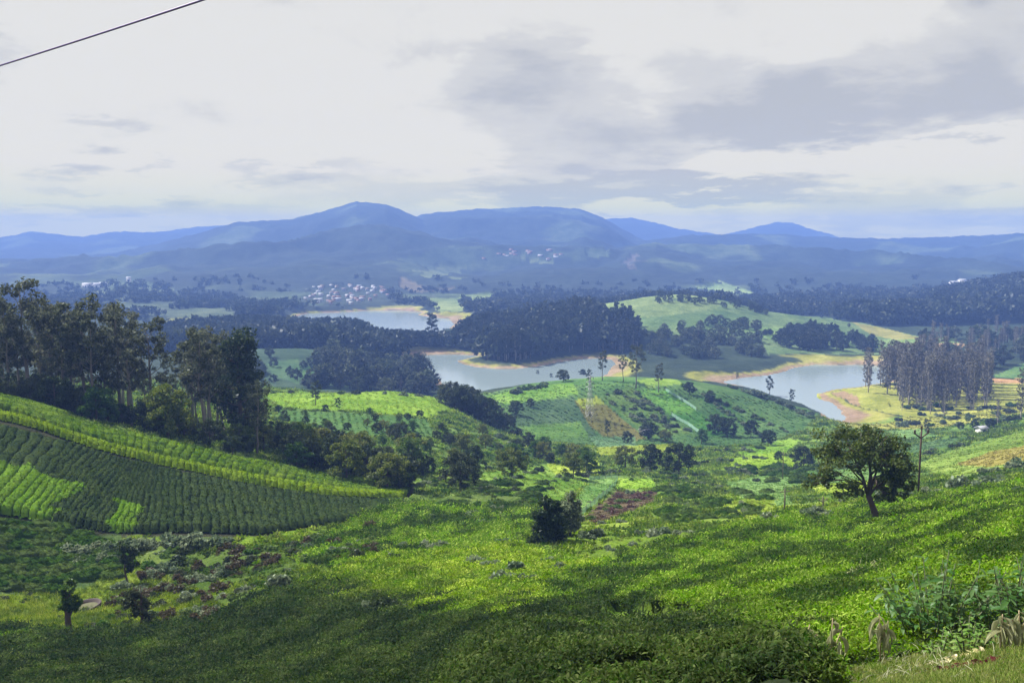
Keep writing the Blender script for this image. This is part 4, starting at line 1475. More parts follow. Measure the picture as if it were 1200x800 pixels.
tree_at('eucalyptus_tree', duo('broad_eucalyptus', make_tree(150, 20, 0.42, 0.12, 5.0, lambda u: 1.0 - 0.55 * u, 26, 150, 0.30, 1.5, rise=0.2, extra=2), BARK_DARK, LEAF_DARK), p, h / 20.0, 'broad dark pointed tree at the right end of the eucalyptus grove', 'eucalyptus', wide=1.0)

# dark broadleaf trees along the top of the tea slope
_low = sky_line([(-80, 425), (0, 430), (60, 445), (120, 455), (180, 470), (240, 490), (300, 500), (360, 505), (420, 515), (470, 525)])
_top3 = sky_line(TOP3)
for i in range(88):
    px = rnd.uniform(-60, 470)
    d = rnd.uniform(139, 165)
    p, h = by_top(px, d, _low(px) + rnd.uniform(-8, 30))
    h = max(3.0, min(h, 11))
    proto = DUSK[i % 4] if rnd.random() < 0.5 or px < 100 else OLIV[i % 4]
    tree_at('broadleaf_tree', proto, p, h / 8.0, 'low ' + look(proto) + ' bushy tree in the belt between tea slope and eucalyptus grove', 'broadleaf tree', look(proto) + ' bushy trees along the tea slope')
p, h = by_top(190, 140, 452)
tree_at('broadleaf_tree', OLIV[0], p, h / 8.0, 'yellow olive bushy tree standing out among dark trees above the tea slope', 'broadleaf tree', wide=0.9)

# mixed trees on the valley floor, right of the tea slope
for i in range(88):
    px = rnd.uniform(300, 700)
    d = rnd.uniform(160, 275)
    if 690 > px > 560 and d < 200:
        continue
    p = at(px, d)
    h = rnd.uniform(3.2, 7.0) * (1.15 if px < 480 else 0.8)
    if px < 540:      # the bright field behind stays in view over them
        h = max(2.2, min(h, by_top(px, d, 492 + rnd.uniform(0, 18))[1]))
    proto = (OLIV + OLIV + DUSK)[int(rnd.random() * 12)]
    tree_at('broadleaf_tree', proto, p, h / 8.0, 'small ' + look(proto) + ' bushy tree on the valley floor below the hill of plots', 'broadleaf tree', look(proto) + ' bushy trees of the valley floor')
# dark clump on the bright field
for i in range(18):
    a, q = rnd.uniform(0, 6.28), rnd.random() ** 0.5
    p = at(556 + 40 * math.cos(a) * q, 330 + 22 * math.sin(a) * q)
    tree_at('broadleaf_tree', DUSK[i % 4], p, rnd.uniform(6.5, 10) / 8.0, 'dark rounded tree of the clump at the edge of the bright field', 'broadleaf tree', 'dark clump by the bright field')
# trees on and around the hill of plots: (column, row of the foot, height, proto set)
for px, py, h, pr in ((660, 447, 6, DUSK), (683, 441, 5, DUSK), (706, 441, 0, None), (832, 470, 5, DUSK), (864, 445, 5, SLIM), (852, 512, 8, DUSK), (838, 508, 8, DUSK), (880, 512, 7, DUSK), (760, 515, 7, DUSK), (712, 512, 7, SLIM), (780, 518, 5, OLIV), (735, 520, 5, DUSK), (622, 477, 4, DUSK), (604, 486, 6, DUSK), (598, 500, 5, DUSK), (705, 482, 3, BUSH), (902, 462, 11, SLIM), (928, 473, 8, SLIM), (808, 462, 6, DUSK), (646, 446, 5, SLIM), (630, 442, 5, SLIM), (822, 520, 6, OLIV), (900, 522, 6, DUSK)):
    if pr is None or pr is BUSH:
        continue
    p = hit(px, py)
    tree_at('broadleaf_tree' if pr is not SLIM else 'slender_tree', pr[int(px) % len(pr)], p, h / (8.0 if pr is not SLIM else 9.0), 'dark little tree standing alone among the plots' if pr is not SLIM else 'slender upright tree standing on the hill of plots', 'broadleaf tree', 'single trees on the hill of plots' if pr is not SLIM else 'slender trees on the hill of plots')
for px, py, top in ((706, 446, 410), (731, 447, 415), (745, 455, 402), (772, 460, 425)):
    p = hit(px, py)
    h = (py - top) / F * p[1]
    tree_at('eucalyptus_tree', EUC[(px) % 6], p, h / 20.0, 'tall airy eucalyptus on the crest of the hill of plots', 'eucalyptus', 'eucalyptus on the crest of the hill of plots', wide=1.0)
# single trees in the fields on the left
for px, py, top in ((370, 475, 445), (396, 482, 465), (690, 352 + 96, 432), (302, 478, 440)):
    p = hit(px, py)
    tree_at('slender_tree', SLIM[px % 2], p, (py - top) / F * p[1] / 9.0, 'slender little tree standing in the bright field over the lake', 'broadleaf tree', 'slender trees in the bright field')
# valley floor right of the centre
for px, py, top, pr in ((762, 552, 520, DUSK), (795, 555, 518, DUSK), (733, 548, 522, OLIV), (540, 575, 528, DUSK), (600, 560, 525, OLIV), (672, 560, 530, OLIV), (430, 560, 520, DUSK), (942, 548, 522, DUSK), (912, 540, 528, DUSK), (985, 522, 502, OLIV), (1086, 508, 492, SLIM), (1125, 503, 494, DUSK), (1142, 503, 492, DUSK), (1160, 502, 490, DUSK)):
    p = hit(px, py)
    tree_at('broadleaf_tree', pr[px % len(pr)], p, (py - top) / F * p[1] / 8.0, 'single ' + look(pr[px % len(pr)]) + ' tree between the small fields of the valley floor', 'broadleaf tree', look(pr[px % len(pr)]) + ' single trees between the small fields')

# wood on the flank of the dark hill
for i in range(95):
    px = rnd.uniform(365, 512)
    d = rnd.uniform(478, 610)
    p = at(px, d)
    if p[2] < 1.0:
        continue
    tree_at('round_tree', ROUND[i % 4], p, rnd.uniform(7, 13) / 10.0, look(ROUND[i % 4]) + ' rounded tree of the wood running down to the middle lake', 'woodland tree', look(ROUND[i % 4]) + ' trees of the wood on the dark hill')
for i in range(26):
    px = rnd.uniform(290, 400)
    p = at(px, rnd.uniform(470, 600))
    tree_at('round_tree', ROUND[i % 4], p, rnd.uniform(4, 8) / 10.0, 'small tree scattered among the plots of the dark hill', 'woodland tree', 'small trees on the dark hill')
for i in range(80):
    px = rnd.uniform(245, 560)
    d = rnd.uniform(640, 850)
    p, s_ = at(px, d), 0
    if lake_dist(np.array([p[0]]), np.array([p[1]]))[0] < 12:
        continue
    hmax = max(3.0, by_top(px, d, BANK(px) + rnd.uniform(0, 8))[1])
    tree_at('bank_tree', (ROUND if i % 3 else PINE)[i % 4], p, min(rnd.uniform(11, 17), hmax) / 10.0 if i % 3 else min(rnd.uniform(16, 24), hmax) / 22.0, 'tree of the wooded bank between the two stretches of lake', 'woodland tree', 'wooded bank between the lakes')
p, h = by_top(506, 760, 366)
tree_at('forest_tree', PINE[2], p, h / 22.0, 'lone taller tree rising above the wooded bank against the far water', 'woodland tree', wide=1.3)

# tall forest on the peninsula hill
_n = 0
for i in range(900):
    px = rnd.uniform(543, 750)
    d = rnd.uniform(640, 830) if i % 2 else rnd.uniform(640, 715)
    x = (px - 600) / F * d
    ld = lake_dist(np.array([x]), np.array([d]))[0]
    if ld < 15 or (px > 700 and d > 760) or (px > 735 and d < 680):
        continue
    p = at(px, d)
    _n += 1
    if _n > 270:
        break
    tree_at('forest_tree', PINE[i % 5], p, rnd.uniform(14, 23) / 22.0 * (0.8 if d > 770 else 1.0), 'tall dark forest tree on the peninsula hill over the sandy shore', 'forest tree', 'tall forest on the peninsula hill')
for i in range(150):
    px = rnd.uniform(690, 892)
    d = rnd.uniform(655, 770)
    x = (px - 600) / F * d
    if lake_dist(np.array([x]), np.array([d]))[0] < 15 or d > 690 + 0.5 * (px - 690):
        continue
    p = at(px, d)
    tree_at('thicket_tree', ROUND[2 + i % 2], p, rnd.uniform(5, 9) / 10.0, 'pale green low tree of the thicket beside the peninsula forest', 'thicket tree', 'thicket beside the peninsula forest')
for i in range(60):
    px = rnd.uniform(914, 1032)
    d = rnd.uniform(690, 765)
    p = at(px, d)
    tree_at('bushy_tree', ROUND[i % 2], p, rnd.uniform(9, 14) / 10.0 * (1.0 - 0.3 * abs(px - 973) / 60), 'dark tree of the compact wood on the far bank of the right lake', 'thicket tree', 'compact wood on the far bank')
for i in range(46):
    px = rnd.uniform(770, 900)
    d = rnd.uniform(835, 880)
    tree_at('hilltop_tree', ROUND[i % 4], at(px, d), rnd.uniform(3, 7) / 10.0, 'small tree along the top of the peninsula hill', 'thicket tree', 'small trees on the hilltop')
for y0, x0, x1 in ((384, 860, 1000), (392, 880, 930), (372, 960, 1010)):
    for i in range(16):
        tree_at('hedge_tree', ROUND[i % 2], hit(rnd.uniform(x0, x1), y0 + rnd.uniform(-1, 1)), rnd.uniform(2.5, 4.5) / 10.0, 'dark hedge tree in a line across the green hill', 'thicket tree', 'hedge lines across the green hill')

# thin grey eucalyptus stand on the right bank
for i in range(150):
    px = rnd.uniform(1018, 1168)
    d = rnd.uniform(430, 560)
    front = np.interp(px, [1018, 1060, 1100, 1168], [505, 470, 436, 436])
    x = (px - 600) / F * d
    if d < front or lake_dist(np.array([x]), np.array([d]))[0] < 6:
        continue
    h = rnd.uniform(20, 30) * np.interp(px, [1018, 1080, 1170], [0.95, 1.0, 0.95])
    tree_at('thin_eucalyptus', THIN[i % 6], at(px, d), h / 28.0, 'thin grey eucalyptus of the close stand on the right bank', 'eucalyptus', 'thin eucalyptus stand on the right bank')
for i in range(70):
    px = rnd.uniform(1085, 1260)
    d = rnd.uniform(580, 760)
    tree_at('mixed_wood_tree', (THIN + ROUND)[i % 10], at(px, d), rnd.uniform(13, 20) / (28.0 if i % 10 < 6 else 14.0), look((THIN + ROUND)[i % 10]) + ' tree of the mixed wood behind the thin eucalyptus stand', 'woodland tree', look((THIN + ROUND)[i % 10]) + ' trees behind the stand')
for px, py, h in ((1057, 481, 10), (1196, 492, 22), (1090, 485, 18), (1106, 490, 14), (1169, 498, 11)):
    tree_at('thin_eucalyptus', THIN[px % 6], hit(px, py), h / 28.0, 'thin grey eucalyptus of the close stand on the right bank', 'eucalyptus', 'thin eucalyptus stand on the right bank')

# ------------------------------------------------------------------ the lone tree
def lone_tree():
    base = hit(1029, 617)
    s = base[1] / F
    rng = np.random.default_rng(77)

    def P_(px, py, dy=0.0):
        return np.array([(px - 1029) * s, dy, (617 - py) * s])
    wood, cen = Acc(), []
    fork = P_(1016, 578, 0.1)
    wood.add(tube([P_(1030, 622), P_(1027, 607), P_(1022, 594), fork], [0.42, 0.30, 0.25, 0.22], 10))
    limbs = [  # fork rows and clump ends (column, row, depth, clump size)
        ((1012, 566), [(968, 545, -1.0, 1.25), (975, 520, 0.8, 1.3), (960, 560, 0.4, 0.9), (985, 562, -1.6, 1.0)], 0.12),
        ((1008, 556), [(985, 508, 0.2, 1.2), (998, 530, -1.7, 1.3), (978, 535, 2.0, 1.2)], 0.13),
        ((1016, 552), [(1008, 505, 0.0, 1.1), (1022, 515, 1.4, 1.2), (1002, 515, -1.2, 1.1), (1018, 535, -2.2, 1.1)], 0.15),
        ((1022, 556), [(1040, 522, 0.4, 1.2), (1034, 540, -1.8, 1.1), (1046, 535, 1.5, 1.1)], 0.13),
        ((1024, 566), [(1050, 538, -0.5, 1.0), (1054, 555, 0.6, 0.9), (1048, 560, -1.2, 0.9), (1040, 577, 0.2, 0.8), (1035, 566, 1.6, 0.9)], 0.11),
    ]
    limb_parts = []
    for (fx, fy), ends, r in limbs:
        lw, wood_ = wood, Acc()
        wood = wood_
        m = P_(fx, fy, rng.uniform(-0.3, 0.3))
        wood.add(tube([fork + [0, 0, -0.1], (fork + m) / 2 + rng.normal(0, 0.05, 3), m], [r * 1.25, r, r * 0.85], 7))
        for ex, ey, dy, cr in ends:
            e = P_(ex, ey, dy)
            k = (m + e) / 2 + rng.normal(0, 0.22, 3)
            wood.add(tube([m, k, e], [r * 0.7, r * 0.45, r * 0.12], 6))
            for t in range(9):
                q = e + rng.normal(0, cr * 0.55, 3) * [1, 1, 0.75]
                wood.add(tube([k + (e - k) * rng.uniform(0, 0.8), (k + q) / 2 + rng.normal(0, 0.1, 3), q], [r * 0.28, r * 0.18, r * 0.05], 4))
                cen.append(clump(q, cr * rng.uniform(0.40, 0.68), 76, rng, 0.7, 0.45))
        limb_parts.append(wood.get())
        wood = lw
    # bare twigs over the top
    for ex in (985, 1000, 1012, 1028, 1040):
        wood.add(tube([P_(1015, 540), P_((1015 + ex) / 2, 515), P_(ex, 492 + abs(ex - 1010) * 0.25)], [0.06, 0.035, 0.012], 4))
    t = thing('leaning_tree', base, 0, 1.0, 'lone leaning tree with wide olive crown standing in the tea', 'broadleaf tree')
    tk = part('trunk', mesh_from('leaning_tree_wood', [(wood.get(), BARK_DARK)], True), t)
    for lp in limb_parts:
        part('limb', mesh_from('limb', [(lp, BARK_DARK)], True), tk)
    part('crown', mesh_from('leaning_tree_leaf', [(leaves(np.concatenate(cen), 0.15, rng, 0.3), leaf_material('lone_tree_leaves', (0.066, 0.098, 0.016), 0.38, 0.6))]), t)


lone_tree()


def small_tree(px, py, top, wid, name, label, dens, lobes, leafmat, tr=0.11, leaf=0.13, bark=None):
    """small tree described by lobes: (dx, dy rows up from the foot, size) in photo pixels"""
    base = hit(px, py)
    s = base[1] / F
    rng = np.random.default_rng(int(px))
    H = (py - top) * s
    wood, cen = Acc(), []
    hs = np.linspace(0, 1, 6)
    tp = np.stack([np.cumsum(rng.normal(0, 0.02 * H, 6)) * (hs > 0), np.zeros(6), hs * H * 0.92], 1)
    tp[0, 2] = -0.3
    wood.add(tube(tp, tr * np.array([1.3, 1.0, 0.85, 0.7, 0.5, 0.15]), 8))
    for dx, up, sz in lobes:
        e = np.array([dx * s, rng.uniform(-0.3, 0.3) * sz * s, up * s])
        h0 = max(0.3 * H, e[2] - 0.25 * H)
        p0 = np.array([np.interp(h0, tp[:, 2], tp[:, 0]), 0, h0])
        wood.add(tube([p0, (p0 + e) / 2 + [0, 0, -0.05], e], [tr * 0.5, tr * 0.3, tr * 0.08], 5))
        for k in range(7):
            q = e + rng.normal(0, sz * s * 0.55, 3)
            cen.append(clump(q, sz * s * rng.uniform(0.5, 0.9), dens, rng, 0.9, 0.55))
    t = thing(name, base, 0, 1.0, label, 'broadleaf tree')
    part('trunk', mesh_from(name + '_wood', [(wood.get(), bark or BARK_DARK)], True), t)
    part('crown', mesh_from(name + '_leaf', [(leaves(np.concatenate(cen), leaf, rng, 0.3), leafmat)]), t)


small_tree(83, 743, 677, 14, 'pollard_tree', 'stubby tree with thick dark trunk beside the round basin', 60, [(-4, 60, 6), (3, 58, 7), (-6, 48, 7), (6, 45, 6), (0, 40, 7), (-8, 36, 5), (5, 35, 5)], LEAF_GREEN, 0.24)
small_tree(151, 684, 632, 14, 'thin_tree', 'thin tree with narrow ragged crown on the bright meadow', 45, [(-6, 48, 5), (-3, 42, 6), (5, 40, 5), (2, 32, 6), (-4, 28, 5), (6, 24, 5), (0, 18, 4)], LEAF_DARK, 0.09)
small_tree(166, 741, 676, 16, 'crooked_tree', 'crooked small tree with open crown at the edge of the dark tea', 36, [(-14, 44, 8), (-4, 48, 6), (5, 30, 7), (-6, 28, 7), (8, 20, 6), (-16, 34, 6), (2, 40, 6)], LEAF_DARK, 0.12)
small_tree(644, 636, 578, 30, 'dense_tree', 'dense dark upright tree with leaves down to the ground', 120, [(0, 50, 6), (-4, 45, 7), (4, 44, 7), (-7, 37, 8), (6, 37, 8), (0, 34, 9), (-8, 28, 9), (8, 28, 8), (0, 24, 10), (-9, 20, 9), (8, 19, 9), (0, 14, 10), (-11, 11, 9), (10, 11, 8), (0, 6, 9), (-14, 5, 7)], leaf_material('dense_tree_leaves', (0.042, 0.070, 0.022), 0.32, 0.6), 0.2, 0.17)
small_tree(668, 629, 574, 22, 'light_tree', 'lighter green open tree close beside the dense dark tree', 60, [(0, 48, 7), (-5, 38, 7), (7, 40, 6), (0, 30, 9), (-6, 22, 8), (8, 24, 7), (3, 14, 8), (-10, 12, 8)], LEAF_SAGE, 0.12, 0.19)


# ------------------------------------------------------------------ poles and pylon
RUST = plain_material('rusty_steel', (0.055, 0.030, 0.024), 0.7, 0.3, 6, bump=0.2)
STEEL = plain_material('galvanised_steel', (0.42, 0.43, 0.45), 0.55, 0.5, 5, bump=0.1)
CERAMIC = plain_material('dark_ceramic', (0.06, 0.045, 0.04), 0.35, 0.0, 5, bump=0.05)
WOODEN = plain_material('weathered_wood', (0.11, 0.085, 0.065), 0.9, 0, 5, bump=0.4, stretch=(1, 1, 0.2))


def insulator(h=0.22, r=0.06):
    pts, rad = [], []
    for k in range(7):
        pts.append((0, 0, h * k / 6.0))
        rad.append(r * (1.0 if k % 2 else 0.62) * (0.8 if k == 6 else 1))
    return tube(pts, rad, 8)


INS = mesh_from('insulator', [(insulator(0.26, 0.09), CERAMIC)], True)


def power_pole(px, py, top, name, label, arms=True, r=0.11, mat=None):
    b = hit(px, py)
    H = (py - top) / F * b[1]
    t = thing(name, b, 0.15, 1.0, label, 'power pole')
    part('shaft', mesh_from('shaft', [(tube([(0, 0, -0.4), (0, 0, H * 0.5), (0, 0, H - 0.25)], [r * 1.1, r, r * 0.85], 10), mat or RUST)], True), t)
    if arms:
        for s in (-1, 1):
            ca = part('cross_arm', mesh_from('cross_arm', [(bar((s * 0.03, 0, H - 1.25), (s * 0.85, 0, H - 0.72), 0.08), mat or RUST)]), t)
            part('insulator', INS, ca, (s * 0.85, 0, H - 0.74), (0, 0, 0), 1.8)
        part('insulator', INS, t, (0, 0, H - 0.27), (0, 0, 0), 1.8)
    return t, b, H


power_pole(1076, 580, 497, 'power_pole', 'tall thin rusty power pole with raised side arms beside the lone tree')


def farm_pole(px, py, top, label, arm):
    b = hit(px, py)
    H = (py - top) / F * b[1]
    t = thing('wooden_pole', b, 0.2, 1.0, label, 'pole')
    part('shaft', mesh_from('shaft', [(tube([(0, 0, -0.3), (0.03, 0, H * 0.5), (0, 0, H)], [0.10, 0.085, 0.07], 8), WOODEN)], True), t)
    if arm == 'bar':
        part('cross_arm', mesh_from('cross_arm', [(bar((-0.7, 0, H - 0.35), (0.7, 0, H - 0.35), 0.05), WOODEN)]), t)
    else:
        for s in (-1, 1):
            part('cross_arm', mesh_from('cross_arm', [(bar((0, 0, H * 0.55), (s * 0.55, 0, H * 0.85), 0.05), WOODEN)]), t)


farm_pole(919, 600, 571, 'thin wooden pole with short cross arm in the pale green field', 'bar')
farm_pole(917, 562, 527, 'bare wooden pole with cross arm behind the hedge of the far field', 'bar')
farm_pole(964, 597, 581, 'short forked post standing below the lone tree', 'fork')


def pylon():
    b = hit(691, 492)
    H = 57 / F * b[1]
    t = thing('lattice_pylon', b, 0.5, 1.0, 'grey steel lattice pylon on the hill of plots', 'pylon')
    w0, w1, r = H * 0.085, H * 0.012, 0.08
    cor = [(-1, -1), (1, -1), (1, 1), (-1, 1)]

    def pt(c, h):
        w = w0 + (w1 - w0) * min(1, h / 0.85) ** 0.8
        return np.array([c[0] * w, c[1] * w, h * H])
    lv = [0, 0.16, 0.31, 0.45, 0.57, 0.68, 0.78, 0.86, 0.93]
    for c in cor:
        a = Acc()
        pts = [pt(c, h) for h in [-0.01] + lv[1:]]
        a.add(tube(pts, [r] * len(pts), 4))
        part('leg', mesh_from('leg', [(a.get(), STEEL)]), t)
    a = Acc()
    for h0, h1 in zip(lv[:-1], lv[1:]):
        for i in range(4):
            c0, c1 = cor[i], cor[(i + 1) % 4]
            a.add(bar(pt(c0, h0), pt(c1, h1), r * 0.6))
            a.add(bar(pt(c1, h0), pt(c0, h1), r * 0.6))
            a.add(bar(pt(c0, h1), pt(c1, h1), r * 0.6))
    part('bracing', mesh_from('bracing', [(a.get(), STEEL)]), t)
    for h, w in ((0.70, 0.11), (0.80, 0.095), (0.90, 0.08)):
        a = Acc()
        for s in (-1, 1):
            tip = np.array([s * w * H, 0, h * H])
            for c in cor:
                if c[0] == s:
                    a.add(bar(pt(c, h), tip, r * 0.6))
                    a.add(bar(pt(c, h + 0.035), tip, r * 0.5))
        ca = part('cross_arm', mesh_from('cross_arm', [(a.get(), STEEL)]), t)
        for s in (-1, 1):
            part('insulator', INS, ca, (s * w * H, 0, h * H - 0.9), (0, 0, 0), (1.6, 1.6, 3.6))
    part('peak', mesh_from('peak', [(bar((0, 0, 0.92 * H), (0, 0, H), r * 0.8), STEEL)]), t)


pylon()


# ------------------------------------------------------------------ overhead cable
def overhead_cable():
    A = np.array([18 * float(ray(0, 77)[0]), 18, CZ + 18 * float(ray(0, 77)[1])])
    B = np.array([13 * float(ray(238, 0)[0]), 13, CZ + 13 * float(ray(238, 0)[1])])
    s = np.linspace(-1.15, 3.1, 40)
    pts = A + (B - A) * s[:, None]
    pts[:, 2] += 0.03 * s * (s - 1)
    m = plain_material('cable_sheath', (0.085, 0.040, 0.24), 0.5, 0, 8, bump=0.0, dv=0.1)
    o = link_mesh('overhead_cable', *[q for q in tube(pts, [0.017] * len(pts), 8)], 4, [m], True)
    tag(o, 'dark purple overhead cable crossing the pale sky', 'cable')
    for e in (0, -1):
        g = float(z_ground(np.array([pts[e][0]]), np.array([pts[e][1]]))[0])
        t = thing('roadside_pole', (pts[e][0], pts[e][1], g), 0, 1.0, 'grey roadside pole carrying the overhead cable' + (' downhill' if e == 0 else ' by the road'), 'pole')
        h = pts[e][2] - g
        part('shaft', mesh_from('shaft', [(tube([(0, 0, -0.5), (0, 0, h + 0.25)], [0.12, 0.09], 8), STEEL)], True), t)


overhead_cable()


# ------------------------------------------------------------------ round basin on the meadow
def basin():
    b = hit(101, 714)
    s = b[1] / F
    r = 17.5 * s
    prof = [(0.0, 0.02), (0.72, 0.03), (0.86, 0.12), (0.93, 0.30), (1.0, 0.32), (1.04, 0.26), (1.0, 0.10), (0.92, -0.25)]
    n = 28
    ang = np.linspace(0, 2 * math.pi, n, endpoint=False)

    def lathe(p):
        v = np.array([(q[0] * r * math.cos(a), q[0] * r * math.sin(a), q[1]) for q in p for a in ang])
        i = np.arange(len(p) - 1)[:, None] * n + np.arange(n)[None]
        j = np.arange(len(p) - 1)[:, None] * n + (np.arange(n)[None] + 1) % n
        return v, np.stack([i, j, j + n, i + n], -1).reshape(-1, 4)
    t = thing('round_basin', b + [0, 0, 0.16], 0, 1.0, 'round shallow basin with dark rim lying on the meadow', 'basin', tilt=(0.05, -0.10))
    dark = plain_material('dark_stone', (0.055, 0.04, 0.038), 0.9, 0, 4)
    part('bowl', mesh_from('bowl', [(lathe(prof[1:]), dark)], True), t)
    part('floor', mesh_from('floor', [(lathe([(0.002, 0.04), (0.4, 0.045), (0.80, 0.07)]), plain_material('silt', (0.075, 0.078, 0.030), 0.9, 0, 2))], True), t)
    o = link_mesh('leaning_stick', *tube([(-0.55 * r, -1.25 * r, 0.0), (-0.75 * r, -0.7 * r, 0.35), (-0.88 * r, -0.35 * r, 0.56)], [0.045, 0.04, 0.035], 6), 4, [plain_material('bleached_wood', (0.42, 0.38, 0.32), 0.9)], True)
    o.location = b
    tag(o, 'pale bleached stick leaning on the rim of the round basin', 'stick')


basin()


# ------------------------------------------------------------------ net fences
def net_material():
    m, nt, N, L, out = new_mat('pale_net')
    d = N('ShaderNodeBsdfDiffuse')
    d.inputs['Color'].default_value = (0.38, 0.60, 0.50, 1)
    tr = N('ShaderNodeBsdfTransparent')
    mx = N('ShaderNodeMixShader')
    mx.inputs[0].default_value = 0.5
    L(tr.outputs[0], mx.inputs[1])
    L(d.outputs[0], mx.inputs[2])
    L(mx.outputs[0], out.inputs['Surface'])
    return m


NET = net_material()


def net_fence(pix, n, h, label):
    w = world_line(pix, n)
    w[:, 2] = z_ground(w[:, 0], w[:, 1])
    org = w[0].copy()
    t = thing('net_fence', org, 0, 1.0, label, 'fence')
    for p in w:
        part('post', mesh_from('post', [(tube([p - org - [0, 0, 0.2], p - org + [0, 0, h * 1.12]], [0.05, 0.045], 6), WOODEN)]), t)
    for p, q in zip(w[:-1], w[1:]):
        mid = (p + q) / 2 - org
        a, b = p - org, q - org
        sag = -0.10 * h
        v = np.array([a + [0, 0, 0.03], mid + [0, 0, 0.03], b + [0, 0, 0.03], a + [0, 0, h], mid + [0, 0, h + sag], b + [0, 0, h]])
        part('net', mesh_from('net', [((v, np.array([(0, 1, 4, 3), (1, 2, 5, 4)])), NET)]), t)


net_fence([(724, 562), (716, 573), (700, 589), (681, 606)], 12, 1.1, 'pale green net fence along the small field above the reddish patch')
net_fence([(690, 562), (706, 561), (724, 561)], 6, 0.9, 'short net fence closing the far end of the small field')
net_fence([(780, 458), (800, 470), (816, 481)], 9, 1.6, 'white net fence along the upper bright green plot')
net_fence([(787, 487), (806, 498), (826, 511)], 9, 1.6, 'white net fence running down the lower green plot')


# ------------------------------------------------------------------ shrubs
LOOK = {'shrub|' + k: w for k, w in ((LEAF_SAGE.name, 'silvery'), (LEAF_DARK.name, 'dark green'), (LEAF_GREEN.name, 'fresh green'), (BROWN[0].materials[1].name, 'brown'), (BROWN[1].materials[1].name, 'brown'))}
VARIED = ('shrubs in the wet hollow', 'cushion bushes on the meadow', 'hedge shrubs between the fields', 'shrubs of the shrubby plot', 'hedge bushes on the terraces', 'bushes below the thin eucalyptus')
def shrub(px, py, rpx, mesh, name, label, group, flat=1.0):
    p = hit(px, py)
    r = rpx / F * p[1]
    if p[1] < 125:      # in the tea the shrubs grow up through the plucked table
        kd = int(cover(*[np.array([q]) for q in (p[0], p[1], p[2], 1e9)])[1][0])
        if kd in (1, 2, 3):
            p = p + [0, 0, 0.55]
    o = bpy.data.objects.new(name, mesh)
    C.objects.link(o)
    o.location = p
    o.rotation_euler = (0, 0, rnd.uniform(0, 6.28))
    o.scale = (r * rnd.uniform(0.9, 1.15), r * rnd.uniform(0.9, 1.15), r * flat * rnd.uniform(0.85, 1.15))
    word = LOOK.get(mesh.name.split('.')[0] + '|' + mesh.materials[1].name, '')
    if group and word and group in VARIED:
        label, group = word + ' ' + label, word + ' ' + group
    return tag(o, label, 'shrub', group)


LS = 'silvery green shrub in the line below the dark tea rows'
for px, py, r in ((88, 650, 12), (104, 646, 12), (122, 648, 11), (140, 645, 13), (163, 645, 13), (182, 643, 9), (204, 638, 12), (217, 640, 13), (232, 640, 14), (247, 641, 13), (262, 638, 9), (115, 657, 9), (132, 655, 8), (95, 660, 8)):
    shrub(px, py, r * 1.35, SAGE[int(px) % 4], 'sage_shrub', LS, 'silvery shrubs below the tea rows')
shrub(327, 697, 19, SAGE[1], 'sage_shrub', 'big silvery shrub at the corner of bright and dark tea', None)
LV = 'tangled shrub in the wet hollow between the tea fields'
for i in range(175):
    py = rnd.uniform(642, 738)
    px = rnd.uniform(*(np.interp(py, [645, 690, 738], [190, 140, 110]), np.interp(py, [645, 690, 738], [400, 300, 235])))
    if rnd.random() < 0.25:
        py, px = rnd.uniform(615, 665), rnd.uniform(300, 470)
        if py < 640 - (px - 300) * 0.2 + 6:
            continue
    m = rnd.choice([SAGE[0], SAGE[3], BUSH[0], BUSH[1], BUSH[2], BUSH[3], BROWN[0], BROWN[1], BROWN[0]])
    shrub(px, py, rnd.uniform(6, 12), m, 'hollow_shrub', LV, 'shrubs in the wet hollow')
LF = 'small cushion bush on the bright meadow'
for i in range(22):
    shrub(rnd.uniform(0, 120), rnd.uniform(690, 735), rnd.uniform(3, 7), BUSH[i % 4], 'cushion_bush', LF, 'cushion bushes on the meadow', 0.8)
LT = 'silvery shrub poking out of the bright tea'
for px, py, r in ((470, 648, 9), (500, 650, 11), (515, 648, 10), (540, 655, 0), (555, 668, 13), (575, 672, 12), (590, 690, 16), (605, 680, 14), (620, 690, 12), (462, 660, 8), (487, 738, 0), (430, 720, 9), (520, 695, 6), (640, 668, 9), (692, 632, 14), (716, 647, 9), (745, 640, 8), (700, 628, 10), (770, 630, 13), (785, 628, 13), (800, 628, 11), (752, 628, 9), (730, 614, 9), (590, 642, 10), (603, 640, 9), (655, 676, 10)):
    if r:
        shrub(px, py, r, SAGE[int(px) % 4], 'sage_shrub', LT, 'silvery shrubs in the bright tea')
LB = 'dark low bush breaking the edge of the tea'
for px, py, r in ((462, 662, 8), (452, 722, 15), (440, 722, 10), (392, 708, 9), (470, 724, 9), (530, 735, 10), (640, 738, 14), (655, 736, 12), (405, 705, 7), (812, 702, 9)):
    shrub(px, py, r, BUSH[1 if px % 2 else 3], 'low_bush', LB, 'dark bushes at the edge of the tea')
LC = 'silvery shrub along the brow of the spur behind the lone tree'
for px, py, r in ((902, 616, 10), (945, 613, 12), (955, 611, 11), (968, 612, 9), (1040, 583, 9), (1055, 584, 9), (1065, 584, 8), (1092, 580, 9), (1105, 579, 8), (1130, 574, 17), (1147, 572, 10), (1163, 567, 12), (1178, 563, 9), (1190, 585, 9), (1170, 574, 8), (1185, 552, 12), (1196, 548, 12), (1160, 556, 10), (1120, 582, 7), (1060, 590, 7), (985, 592, 7)):
    shrub(px, py, r * 1.15, SAGE[int(px) % 4], 'sage_shrub', LC, 'silvery shrubs on the brow of the spur')
LQ = 'scattered hedge shrub between the small fields of the valley'
